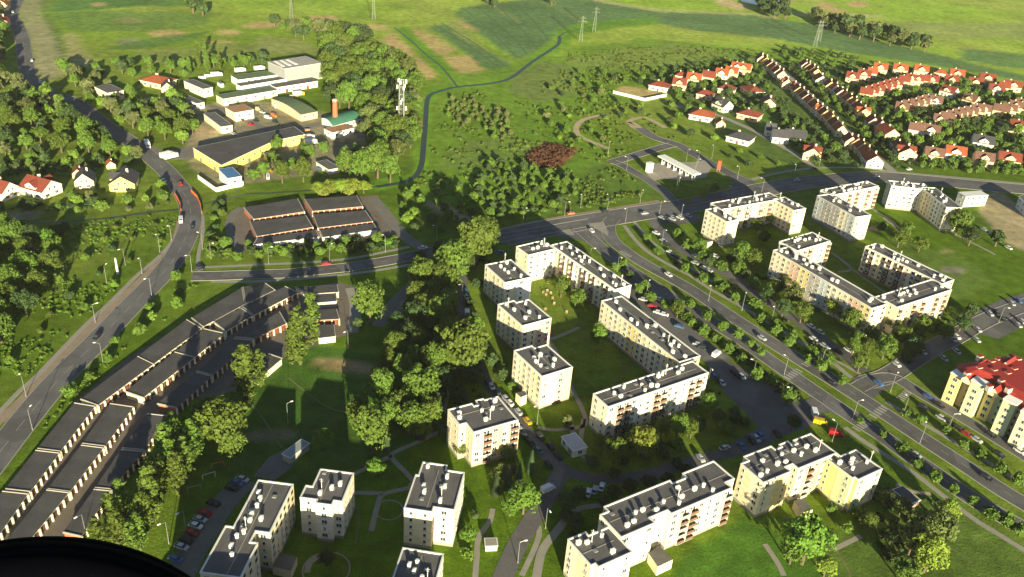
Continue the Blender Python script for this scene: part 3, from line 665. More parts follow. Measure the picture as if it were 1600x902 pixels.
B['b2'] = block('square block half in shade, middle of the three along the inner street', Z(760, 450, 4.294, [(80, 105), (190, 83), (203, 97), (288, 72), (425, 195), (243, 263)]), 's', nvent=6, seed=10, bal=False)
B['c'] = block('square white and orange block, nearest of three along the inner street, porch on its left', Z(760, 450, 4.294, [(190, 412), (310, 388), (325, 402), (405, 376), (567, 520), (375, 607)]), 's', nvent=6, seed=11, bal=False)
B['e'] = block('long block with yellow upper walls, back of the shaded courtyard', Z(900, 440, 3.468, [(145, 103), (245, 75), (672, 400), (555, 440)]), 'y', nvent=12, seed=12)
B['d'] = block('long white block with brown balconies in front of the shaded courtyard', Z(900, 440, 3.468, [(92, 602), (640, 430), (704, 486), (182, 690)]), 'w', nvent=11, seed=13)
B['h1'] = block('long white block with jagged front along the lower lawn', Z(870, 700, 4.466, [(300, 468), (350, 440), (338, 408), (785, 220), (812, 243), (900, 205), (885, 175), (1095, 85), (1238, 213), (1190, 235), (1215, 278), (805, 460), (772, 435), (655, 482), (680, 522), (455, 625)]), 'w', nvent=12, seed=14)
B['h2'] = block('lower grey-roofed end section left of the long jagged white block', Z(870, 700, 4.466, [(95, 632), (200, 580), (222, 608), (368, 545), (515, 715), (305, 842), (265, 808), (222, 828)]), 'w', h=13.6, nvent=4, seed=15)
B['j'] = block('yellow block with black roof and orange brown bay, beside the green gabled section', Z(1130, 660, 5.637, [(165, 360), (215, 335), (190, 300), (420, 200), (455, 235), (510, 215), (495, 190), (572, 163), (610, 200), (650, 182), (620, 158), (770, 90), (990, 262), (680, 412), (610, 370), (555, 385), (590, 428), (355, 540)]), 'y', nvent=10, seed=16)
B['k'] = block('pale green block section with grey roof ending the yellow block', Z(1130, 660, 5.637, [(925, 308), (997, 265), (1045, 300), (1162, 230), (1388, 400), (1205, 515), (1165, 485), (1120, 497)]), 'g', h=13.8, nvent=5, seed=17, bal=False)
B['l1'] = block('short pink and cream wing of the block by the main road, left side', Z(1080, 270, 6.94, [(155, 400), (285, 370), (510, 505), (390, 530)]), 's', nvent=4, seed=18, bal=False)
B['l2'] = block('long cream block with its back to the main road, opposite the petrol station', Z(1080, 270, 6.94, [(205, 330), (880, 205), (935, 285), (345, 398)]), 'y', nvent=9, seed=19)
B['l3'] = block('right wing of the block opposite the petrol station, brown stripe on its end', Z(1080, 270, 6.94, [(895, 280), (1010, 262), (1250, 382), (1110, 412)]), 's', nvent=4, seed=20, bal=False)
B['m1'] = block('cream balcony wing behind the grey-fronted block near the main road', Z(1250, 270, 5.926, [(165, 158), (640, 75), (710, 122), (315, 208)]), 'w', nvent=12, seed=21)
B['m2'] = block('grey-fronted block with a salmon balcony stack at its right end', Z(1250, 270, 5.926, [(150, 208), (300, 195), (665, 390), (520, 408)]), 'k', nvent=6, seed=22, bal=False)
B['n1'] = block('white block half lit, left wing of the angled pair by the top lawn', Z(1250, 270, 5.926, [(812, 115), (860, 85), (1190, 98), (1152, 150)]), 'w', nvent=7, seed=23, bal=False)
B['n2'] = block('grey shaded right wing of the angled white block by the top lawn', Z(1250, 270, 5.926, [(1155, 152), (1225, 118), (1505, 322), (1345, 318)]), 'w', nvent=6, seed=24, bal=False)
B['p1'] = block('short white and yellow wing at the top left of the open courtyard quad', Z(1190, 350, 5.16, [(160, 142), (395, 60), (562, 137), (278, 216)]), 'y', nvent=9, seed=25)
B['p2'] = block('long many-coloured block, front left side of the open courtyard quad', Z(1190, 350, 5.16, [(100, 212), (222, 178), (985, 640), (905, 690)]), 'm', nvent=14, seed=26)
B['q'] = block('orange and cream lit block, front right side of the open courtyard quad', Z(1190, 350, 5.16, [(912, 588), (1372, 442), (1530, 530), (1098, 670), (1000, 622), (985, 630)]), 'y', nvent=10, seed=27)
B['r'] = block('salmon pink block with shaded lower walls, right side of the open courtyard quad', Z(1190, 350, 5.16, [(840, 178), (935, 152), (1545, 445), (1462, 488)]), 's', nvent=12, seed=28)
porch(B['h1'][0], Z(870, 700, 4.466, [(640, 735), (710, 680), (810, 780), (705, 830)]), 3.6, B['h1'][2])
porch(B['j'][0], Z(1130, 660, 5.637, [(625, 690), (715, 670), (790, 770), (690, 800)]), 3.4, B['j'][2])
porch(B['c'][0], Z(760, 450, 4.294, [(198, 705), (255, 690), (272, 718), (232, 735)]), 4.0, B['c'][2])
porch(B['l1'][0], Z(1080, 270, 6.94, [(165, 730), (225, 720), (235, 745), (180, 755)]), 3.2, B['l1'][2])
porch(B['bd1'][0], Z(300, 740, 5.57, [(770, 690), (915, 725), (860, 850), (700, 810)]), 3.0, B['bd1'][2])
# two unseen blocks added below the frame, sized to shade the first row
for k, (cx, cy, wd, dp, rz) in enumerate(((-64, 143, 32, 13, .0), (-29, 145, 34, 13, .0))):
    P = [Vector((cx+a*math.cos(rz)-b_*math.sin(rz), cy+a*math.sin(rz)+b_*math.cos(rz), 0)) for a, b_ in ((-wd/2, -dp/2), (wd/2, -dp/2), (wd/2, dp/2), (-wd/2, dp/2))]
    block('unseen cream block added below the bottom edge to cast shade, %s along' % ordn(k+1), None, 'w', 17.2, 6, world=P, seed=40+k, nvent=4)

# small transformer kiosk with a pale roof
def shed(label, px, z, wm, rm, name='utility_building', cat='building', group=None, door=None, win=0, parap=False, overh=0.25):
    P = [at(x, y, z) for x, y in px]
    for p in P: p.z = 0
    if area(P) < 0: P = P[::-1]
    P = snap(P); FOOT.append([(p.x, p.y) for p in P]); c = sum(P, Vector())/len(P); root = empty(name, c); tag(root, label, cat, group)
    Q = [p-c for p in P]; mb = MB(); n = len(Q)
    for i in range(n):
        p, q_ = Q[i], Q[(i+1) % n]; mb.face([(p.x, p.y, 0), (q_.x, q_.y, 0), (q_.x, q_.y, z-.2), (p.x, p.y, z-.2)], wm)
    mb.build('wall', root)
    O = inset(Q, -overh); rb = MB(); rb.prism([(p.x, p.y) for p in O], z-.2, z, m_parapet, m_parapet); I = inset(O, .3)
    rb.face([(p.x, p.y, z+.02) for p in I], rm); rb.face([(p.x, p.y, z-.2) for p in O][::-1], m_parapet); rb.build('roof', root)
    for i in range(n):
        a, b_ = Q[i], Q[(i+1) % n]; d = b_-a; Ln = d.length
        if Ln < 3: continue
        d.normalize(); nr = Vector((d.y, -d.x, 0)); rz = math.atan2(nr.y, nr.x)+math.pi/2
        if nr.y > 0.3 or not win: continue
        nw = max(1, int(Ln/win))
        for j in range(nw):
            pc = a+d*(Ln*(j+.5)/nw)
            if door and j % 3 == 1 and nr.y < -.3:
                m2 = MB(); m2.box((0, -.04, 0), (2.2, .1, min(2.4, z-.6)), door); link('door', m2.mesh('door'), root, pc, rz)
            else:
                fl = max(1, int(z/3.2))
                for f in range(fl): link('window', WIN_L, root, pc+Vector((0, 0, z*(f+.58)/fl)), rz)
    return root
shed('small white transformer kiosk with pale blue-grey roof on the shaded lawn', Z(800, 677, 4, [(310, 20), (395, 0), (470, 85), (385, 110)]), 3.2, m_offw, mat('kiosk_roof', (.35, .38, .42), .7), 'transformer_kiosk', 'kiosk', door=m_metal, win=3)
shed('small brown hut beside the road verge right of the green block', Z(1200, 677, 4, [(790, 360), (840, 320), (945, 420), (890, 440)]), 2.8, m_brown, m_bitumen, 'hut', 'hut', win=4)
shed('white modern two storey building behind the angled white block', Z(1200, 225, 4, [(1195, 302), (1330, 292), (1370, 318), (1240, 330)]), 7, m_white, m_parapet, 'office_building', 'building', win=3.4)
shed('grey hall at the right edge behind the sandy ground', Z(1200, 225, 4, [(1570, 330), (1640, 300), (1720, 340), (1640, 400)]), 7, m_blue, m_bitumen, 'hall_building', 'building', win=5)
shed('low shelter with a pale sloping roof beside the shaded meadow', Z(400, 677, 4, [(168, 125), (285, 38), (325, 60), (215, 160)]), 2.8, m_concrete, mat('shelter_roof', (.25, .27, .27), .6), 'shelter', 'shelter')
shed('small concrete bin shelter by the lower street', Z(400, 677, 4, [(1430, 660), (1500, 655), (1512, 705), (1435, 700)]), 2.2, m_offw, m_plinth, 'bin_shelter', 'bin shelter')

# ------------------------------------------------------------ garages
DOORC = [mat('garage_door_'+n_, c_, .7, .15, 1) for n_, c_ in (('rust', (.13, .040, .022)), ('brown', (.07, .035, .025)), ('red', (.30, .04, .025)), ('orange', (.30, .10, .04)), ('grey', (.09, .085, .08)), ('cream', (.3, .24, .16)))]
PIER = MB(); PIER.box((0, -.28, 0), (.44, .58, 2.66), m_offw); PIER = PIER.mesh('pier')
DOORS = []
for c_ in DOORC:
    mb = MB(); mb.box((0, -.05, 0), (2.3, .1, 2.2), c_); mb.box((0, -.115, .05), (.06, .03, 2.1), m_plinth); mb.box((.25, -.12, 1.0), (.18, .05, .08), m_metal)
    DOORS.append(mb.mesh('garage_door'))
def garage(label, o0, o1, i1, i0, group='rows of lock-up garages', wall=None, doors=True, h=2.9, pitch=3.0, piers=True, rust=(0, 1, 0, 1, 1, 4, 0)):
    P = [at(x, y, h) for x, y in (o0, o1, i1, i0)]
    for p in P: p.z = 0
    FOOT.append([(p.x, p.y) for p in P]); c = sum(P, Vector())/4; root = empty('garage_row', c); tag(root, label, 'garage row', group)
    q = [p-c for p in P]
    if area(q) < 0: q2 = q[::-1]
    else: q2 = q
    mb = MB()
    for i in range(4):
        a, b_ = q2[i], q2[(i+1) % 4]; mb.face([(a.x, a.y, 0), (b_.x, b_.y, 0), (b_.x, b_.y, h-.18), (a.x, a.y, h-.18)], wall or m_cream)
    mb.build('wall', root)
    O = inset(q2, -.3); rb = MB(); rb.prism([(p.x, p.y) for p in O], h-.18, h, m_concrete, m_bitumen2); rb.face([(p.x, p.y, h-.18) for p in O][::-1], m_plinth)
    sm = rb                                   # raised joints that divide the roof felt
    nsec = max(2, int((q[1]-q[0]).length/9))
    for k in range(0, nsec+1):
        if 0 < k < nsec and k % 3: continue
        a = q[0].lerp(q[1], k/nsec); b_ = q[3].lerp(q[2], k/nsec); d = (b_-a); sm.box(((a+b_).x/2, (a+b_).y/2, h), (d.length+.5, .3, .22), m_concrete, math.atan2(d.y, d.x))
    rb.build('roof', root)
    if doors:
        a, b_ = q[3], q[2]; d = b_-a; Ln = d.length; d.normalize(); nr = Vector((d.y, -d.x, 0)); mid = (q[0]+q[1])/2
        if nr.dot((a+b_)/2-mid) < 0: nr = -nr
        rz = math.atan2(nr.y, nr.x)+math.pi/2; n = max(1, round(Ln/pitch)); rr = random.Random(int(Ln*100))
        for j in range(n+1):
            p = a+d*(Ln*j/n)
            if piers: link('pier', PIER, root, p+nr*.0, rz)
            if j < n: link('garage_door', DOORS[rust[rr.randrange(len(rust))]], root, a+d*(Ln*(j+.5)/n), rz)
    return root
G1 = 'left curved garage complex'
rows1 = [((380, 449), (415, 443), (429, 453), (384, 474)), ((300, 497), (378, 450), (382, 475), (317, 510)), ((127, 624), (292, 500), (314, 513), (152, 633)), ((60, 701), (117, 630), (147, 635), (93, 705)), ((10, 764), (57, 704), (91, 708), (46, 768)), ((-60, 850), (5, 768), (42, 772), (-10, 845))]
for o0, o1, i1, i0 in rows1: book(garage('', o0, o1, i1, i0), 'grey-roofed garage row', 'in the outer line beside the left road', 'garage row', 'garages of the '+G1)
rows2 = [((380, 480), (446, 448), (464, 457), (396, 492)), ((335, 503), (377, 482), (393, 493), (352, 517)), ((197, 612), (319, 514), (350, 521), (223, 621)), ((130, 693), (173, 631), (207, 636), (163, 697)), ((76, 764), (128, 696), (160, 700), (108, 768)), ((-5, 865), (74, 766), (106, 770), (30, 862))]
for o0, o1, i1, i0 in rows2: book(garage('', o0, o1, i1, i0), 'grey-roofed garage row', 'in the middle line of the left complex', 'garage row', 'garages of the '+G1)
rows3 = [((368, 527), (437, 488), (447, 505), (396, 529)), ((309, 580), (366, 530), (394, 532), (331, 586)), ((247, 631), (307, 582), (329, 588), (275, 637)), ((192, 700), (232, 647), (260, 650), (224, 703)), ((150, 762), (190, 703), (222, 706), (172, 764)), ((100, 832), (148, 765), (170, 767), (126, 838))]
for o0, o1, i1, i0 in rows3: book(garage('', o0, o1, i1, i0, wall=m_brick), 'brick garage row', 'in the inner line beside the poplars', 'garage row', 'garages of the '+G1)
garage('short skewed garage row with a stone wall below the brick garages', (375, 560), (420, 553), (440, 560), (402, 592), doors=False, wall=m_offw)
garage('top right garage row with a long bright cream wall', (462, 449), (527, 445), (529, 456), (482, 459), wall=m_cream, doors=False)
garage('narrow garage row below the bright cream wall', (490, 463), (525, 461), (526, 470), (492, 473), wall=m_grey, doors=False)
garage('small garage row with four red doors near the end of the lane', (497, 485), (526, 484), (530, 498), (495, 500), wall=m_brick)
garage('small flat garage with a pale graffiti wall above the meadow', (499, 508), (522, 508), (524, 525), (498, 528), wall=m_offw, doors=False)
Y = Z(340, 290, 5.333, [(220, 185), (668, 110), (722, 215), (300, 278), (725, 115), (1160, 85), (1207, 172), (790, 212), (270, 303), (735, 252), (792, 345), (325, 422), (795, 242), (1230, 210), (1290, 297), (835, 352), (330, 440), (820, 372), (845, 425), (300, 490), (850, 372), (1300, 318), (1330, 365), (875, 430)])
bri = (2, 3, 0, 2, 5, 3)
for k, lab in ((0, 'back left garage row with red doors inside the top garage yard'), (4, 'back right garage row with bright orange red doors in the top garage yard'), (8, 'middle left garage row with brown doors in the top garage yard'), (12, 'middle right garage row with brown doors in the top garage yard')):
    garage(lab, Y[k], Y[k+1], Y[k+2], Y[k+3], 'garages of the top yard', rust=bri, wall=m_brick, pitch=2.8)
garage('front left garage row showing only its white back wall behind bushes', Y[16], Y[17], Y[18], Y[19], 'garages of the top yard', wall=m_white, doors=False)
garage('front right garage row showing only its white back wall behind bushes', Y[20], Y[21], Y[22], Y[23], 'garages of the top yard', wall=m_white, doors=False)

# ------------------------------------------------------------ works yard buildings
m_clad = mat('cladding_grey', (0.27, 0.28, 0.28), .6, .06, .3); m_roofg = mat('roof_pale_grey', (0.30, 0.29, 0.27), .8, .12, .2); m_roofgreen = mat('roof_green', (0.10, 0.14, 0.075), .85, .15, .3)
m_teal = mat('roof_teal', (0.06, 0.20, 0.13), .7, .15, .3); m_blueroof = mat('roof_blue', (0.06, 0.16, 0.33), .7, .1, .3); m_rust = mat('roof_rust', (0.32, 0.17, 0.09), .9, .2, .3); m_yel = mat('plaster_lemon', (0.62, 0.55, 0.16), .85, .05, .3)
def ind(px): return Z(280, 80, 6.667, px)
wk = 'works buildings in the yard'
big = shed('tall grey clad hall with a pale roof at the back of the works yard', ind([(918, 115), (1320, 48), (1490, 125), (1100, 180)]), 12, m_clad, m_roofg, 'factory_hall', 'factory hall', wk)
for k in range(3):
    p = at(*ind([(1000+k*62, 105-k*8)])[0], 12.1); q_ = at(*ind([(1085+k*68, 160-k*11)])[0], 12.1); d = q_-p; mb = MB(); mb.box((((p+q_)/2-big.location).x, ((p+q_)/2-big.location).y, 12.0), (d.length, 2.4, .25), m_white, math.atan2(d.y, d.x)); mb.build('skylight', big)
for k in range(4):
    p = at(*ind([(1195+k*62, 230-k*9)])[0], 6)-big.location; mb = MB(); mb.box((p.x, p.y-.3, 6.4), (4.2, .5, 1.3), m_glass, .33); mb.build('window', big)
shed('long low hall with green-grey roof left of the tall grey hall', ind([(570, 255), (1000, 190), (1080, 235), (600, 305)]), 5, m_white, m_roofgreen, 'factory_hall', 'factory hall', wk, win=5)
shed('white hall with rounded dark roof below the green-grey roofed hall', ind([(600, 340), (1075, 262), (1110, 285), (640, 370)]), 4.5, m_white, m_bitumen, 'factory_hall', 'factory hall', wk)
shed('dark flat-roofed wing with a white wall and red gate at the works', ind([(960, 350), (1390, 280), (1420, 310), (1010, 385)]), 4.5, m_white, m_bitumen, 'workshop', 'workshop', wk, door=m_redpaint, win=5)
shed('long cream workshop with dark green roof facing the works car park', ind([(400, 460), (940, 365), (1020, 405), (450, 500)]), 5, m_cream, m_roofgreen, 'workshop', 'workshop', wk, door=m_metal, win=6)
shed('pale house-like office with a grey roof at the left of the works', ind([(60, 310), (150, 290), (330, 375), (250, 400)]), 6, m_offw, m_bitumen, 'office_building', 'building', wk, win=4)
shed('narrow grey-roofed shed at the left edge of the works', ind([(10, 470), (90, 455), (250, 530), (185, 550)]), 4, m_white, m_bitumen, 'shed', 'shed', wk, win=5)
shed('cream flat building with a rust-coloured roof in the works car park', ind([(465, 590), (690, 555), (765, 610), (590, 640)]), 6, m_cream, m_rust, 'office_building', 'building', wk, win=5)
shed('long dark-roofed shed with arched cream windows beside the works lane', ind([(270, 650), (350, 640), (575, 770), (420, 790)]), 4.5, m_cream, m_bitumen, 'shed', 'shed', wk, win=4)
def arched(label, px, z, rise, wm, rm, along=0):
    P = [at(x, y, z) for x, y in px]
    for p in P: p.z = 0
    if area(P) < 0: P = P[::-1]
    FOOT.append([(p.x, p.y) for p in P]); c = sum(P, Vector())/4; root = empty('arched_hall', c); tag(root, label, 'hall', wk); Q = [p-c for p in P]
    if along: Q = Q[1:]+Q[:1]
    mb = MB()
    for i in range(4): p, q_ = Q[i], Q[(i+1) % 4]; mb.face([(p.x, p.y, 0), (q_.x, q_.y, 0), (q_.x, q_.y, z), (p.x, p.y, z)], wm)
    n = 9; A = [Q[0].lerp(Q[3], k/n)+Vector((0, 0, z+rise*math.sin(math.pi*k/n))) for k in range(n+1)]; Bc = [Q[1].lerp(Q[2], k/n)+Vector((0, 0, z+rise*math.sin(math.pi*k/n))) for k in range(n+1)]
    mb.face(A, wm); mb.face(Bc[::-1], wm); mb.build('wall', root)
    rb = MB()
    up = Vector((0, 0, .12))
    for k in range(n): rb.face([A[k]+up, Bc[k]+up, Bc[k+1]+up, A[k+1]+up], rm); rb.face([A[k], A[k+1], A[k+1]+up, A[k]+up], m_parapet); rb.face([Bc[k+1], Bc[k], Bc[k]+up, Bc[k+1]+up], m_parapet)
    rb.build('roof', root)
    d = Q[1]-Q[0]; Ln = d.length; d.normalize()
    for s, a in ((1, Q[0]), (-1, Q[3])):
        nr = Vector((d.y, -d.x, 0))*s; rz = math.atan2(nr.y, nr.x)+math.pi/2
        for j in range(int(Ln/5)): link('window', WIN_L, root, a+d*(Ln*(j+.5)/int(Ln/5))+Vector((0, 0, z*.6)), rz)
    return root
arched('long hall with a curved green roof and pinkish red side wall', ind([(960, 500), (1100, 475), (1440, 630), (1265, 665)]), 4.5, 1.6, m_salmon, m_roofgreen)
arched('white hall with a curved teal green roof behind the brick chimney', Z(400, 0, 4, [(410, 740), (590, 690), (665, 740), (480, 790)]), 4, 1.8, m_white, m_teal)
shed('low white building with a brown roof beneath the brick chimney', Z(400, 0, 4, [(425, 805), (560, 775), (610, 800), (480, 830)]), 4, m_white, m_rust, 'shed', 'shed', wk, win=5)
shed('large black-roofed building with bright yellow walls at the front of the works', Z(280, 180, 5, [(110, 255), (900, 90), (980, 150), (740, 200), (330, 390)]), 6, m_yel, m_bitumen2, 'warehouse', 'warehouse', wk, win=5, door=m_metal)
shed('bright blue-roofed white building behind the white yard wall', Z(280, 180, 5, [(310, 425), (405, 405), (495, 480), (375, 490)]), 6, m_white, m_blueroof, 'workshop', 'workshop', wk, win=4)
shed('lemon yellow annex half behind the roadside trees', Z(280, 180, 5, [(665, 300), (720, 285), (750, 300), (690, 320)]), 3.5, m_yel, m_bitumen, 'shed', 'shed', wk)
shed('pale house with sunlit end wall among trees behind the left road', Z(0, 0, 4, [(608, 540), (690, 525), (760, 560), (665, 590)]), 6, m_cream, m_bitumen, 'house', 'house', None, win=3.5)
shed('long narrow shed with pale wall beside the canal mouth', Z(400, 225, 4, [(380, 115), (440, 95), (520, 150), (455, 160)]), 3, m_offw, m_bitumen, 'shed', 'shed', wk)
def wall_line(label, px, h, m, t=.3, name='boundary_wall', cat='wall'):
    P = W(px); mb = MB()
    for i in range(len(P)-1):
        a, b_ = P[i], P[i+1]; d = b_-a; mb.box(((a.x+b_.x)/2, (a.y+b_.y)/2, 0), (d.length+t*.98, t, h), m, math.atan2(d.y, d.x))
    c = P[0]; o = mb.build(name); tag(o, label, cat); return o
wall_line('white boundary wall at the corner of the works yard by the bend', Z(280, 180, 5, [(150, 500), (290, 600), (500, 548)]), 2.4, m_white)
wall_line('white wall around the sandy building plot', [(958, 146), (1007, 158), (1041, 151)], 2.2, m_white)
wall_line('orange bridge railing on the outer side of the road bend', Z(0, 225, 4, [(1195, 300), (1235, 340), (1255, 390), (1262, 435)]), 1.6, m_orange, .18, 'bridge_railing', 'railing')
wall_line('orange bridge railing on the inner side of the road bend', Z(0, 225, 4, [(1092, 318), (1112, 350), (1128, 385), (1132, 420)]), 1.6, m_orange, .18, 'bridge_railing', 'railing')
m_pyl = mat('pylon_steel', (.22, .25, .2), .7, .1, 1)
# brick chimney
def chimney_stack():
    b0 = at(524, 196); root = empty('chimney', b0); tag(root, 'tall square brick chimney beside the teal roofed hall', 'chimney')
    mb = MB(); mb.tube((0, 0, 0), (0, 0, 16.5), 1.9, 1.5, m_brick, 8); mb.build('shaft', root)
    mb = MB(); mb.tube((0, 0, 16.5), (0, 0, 17.3), 1.75, 1.75, m_salmon, 8); mb.tube((0, 0, 17.3), (0, 0, 17.8), 1.2, 1.1, m_plinth, 8); mb.build('cap', root)
chimney_stack()
def lattice(label, base, h, w0, w1, arms=(), name='lattice_mast', cat='mast', dishes=False, m=None, th=.12):
    m = m or m_metal
    b0 = at(*base); root = empty(name, b0); tag(root, label, cat); mb = MB(); n = max(4, int(h/(w0*1.3)))
    def cr(z): k = z/h; r = w0+(w1-w0)*k; return [Vector((sx*r/2, sy*r/2, z)) for sx, sy in ((-1, -1), (1, -1), (1, 1), (-1, 1))]
    for i in range(n):
        A, B_ = cr(h*i/n), cr(h*(i+1)/n)
        for j in range(4):
            mb.tube(A[j], B_[j], th, th, m, 4, False); mb.tube(A[j], B_[(j+1) % 4], th*.6, th*.6, m, 3, False); mb.tube(A[(j+1) % 4], B_[j], th*.6, th*.6, m, 3, False); mb.tube(B_[j], B_[(j+1) % 4], th*.6, th*.6, m, 3, False)
    mb.build('frame', root)
    if arms:
        am = MB()
        for z, l in arms: am.tube((-l, 0, z), (l, 0, z), th, th, m, 4); am.tube((-l, 0, z), (0, 0, z+1.2), th*.6, th*.6, m, 3); am.tube((l, 0, z), (0, 0, z+1.2), th*.6, th*.6, m, 3)
        am.build('cross_arm', root)
    if dishes:
        for z, k in ((h-2, 3), (h-5.5, 3), (h*.62, 2), (h*.5, 2)):
            for j in range(k):
                t = j*2*math.pi/k+z; d = MB(); d.box((math.cos(t)*(w0*.75), math.sin(t)*(w0*.75), z), (.9, .9, 2.3), m_lamp, t); d.build('antenna_panel', root)
    return root
lattice('tall steel lattice radio mast with white antenna panels beside the canal', (627, 217), 38, 3.6, 2.4, dishes=True, name='radio_mast', th=.2)
for (b_, h, lab) in (((907, 66), 24, 'electricity pylon standing at the bend of the canal'), ((928, 50), 24, 'electricity pylon standing just beyond the canal, farther than its neighbour'), ((584, 32), 26, 'electricity pylon in the far fields left of the dark crop'), ((456, 33), 26, 'electricity pylon behind the far trees beyond the works'), ((1273, 73), 26, 'electricity pylon above the red-roofed estate'), ((1279, 66), 22, 'slender pylon just right of another above the red-roofed estate')):
    lattice(lab, b_, h, 3.2, .7, ((h-1.8, 3.2), (h-5, 4.2)), 'electricity_pylon', 'pylon', m=m_pyl, th=.085)
# petrol station
def petrol():
    P = [at(x, y, 5.2) for x, y in Z(940, 210, 5.714, [(515, 192), (562, 176), (882, 346), (818, 362)])]
    for p in P: p.z = 0
    if area(P) < 0: P = P[::-1]
    P = snap(P); FOOT.append([(p.x, p.y) for p in P]); c = sum(P, Vector())/4; root = empty('petrol_station_canopy', c); tag(root, 'long white flat petrol station canopy on posts over the forecourt', 'canopy')
    Q = [p-c for p in P]; mb = MB(); mb.prism([(p.x, p.y) for p in Q], 4.4, 5.2, m_white, mat('canopy_roof', (.72, .71, .68), .5)); mb.face([(p.x, p.y, 4.4) for p in Q][::-1], m_white); mb.build('roof', root)
    e = sorted([(Q[(i+1) % 4]-Q[i], Q[i], Q[(i+1) % 4], Q[i-1], Q[(i+2) % 4]) for i in range(4)], key=lambda t: -t[0].length)[0]
    for j in range(6):
        k = (j+.5)/6; a = e[1].lerp(e[2], k); b_ = e[3].lerp(e[4], k)
        for t in (.3, .7):
            p = a.lerp(b_, t); m2 = MB(); m2.tube((p.x, p.y, 0), (p.x, p.y, 4.45), .2, .2, m_lamp, 8); m2.build('post', root)
        p = a.lerp(b_, .5); m2 = MB(); m2.box((p.x, p.y, .1), (1.0, .6, 1.6), m_blue); m2.box((p.x, p.y, 0), (3.2, 1.4, .14), m_concrete); m2.build('fuel_pump', root)
petrol()
shed('small white kiosk on the green island beside the petrol station canopy', Z(940, 210, 5.714, [(412, 250), (440, 240), (458, 255), (428, 268)]), 6.0, m_white, m_parapet, 'station_kiosk', 'kiosk')
def pylon_sign():
    b0 = at(1122, 268); root = empty('sign_pylon', b0); tag(root, 'tall red sign pylon beside the petrol station exit road', 'sign')
    mb = MB(); mb.box((0, 0, 1.2), (2.2, .4, 5.8), m_redpaint); mb.build('panel', root); mb = MB(); mb.box((-.8, 0, 0), (.2, .2, 1.2), m_metal); mb.box((.8, 0, 0), (.2, .2, 1.2), m_metal); mb.build('post', root)
pylon_sign()
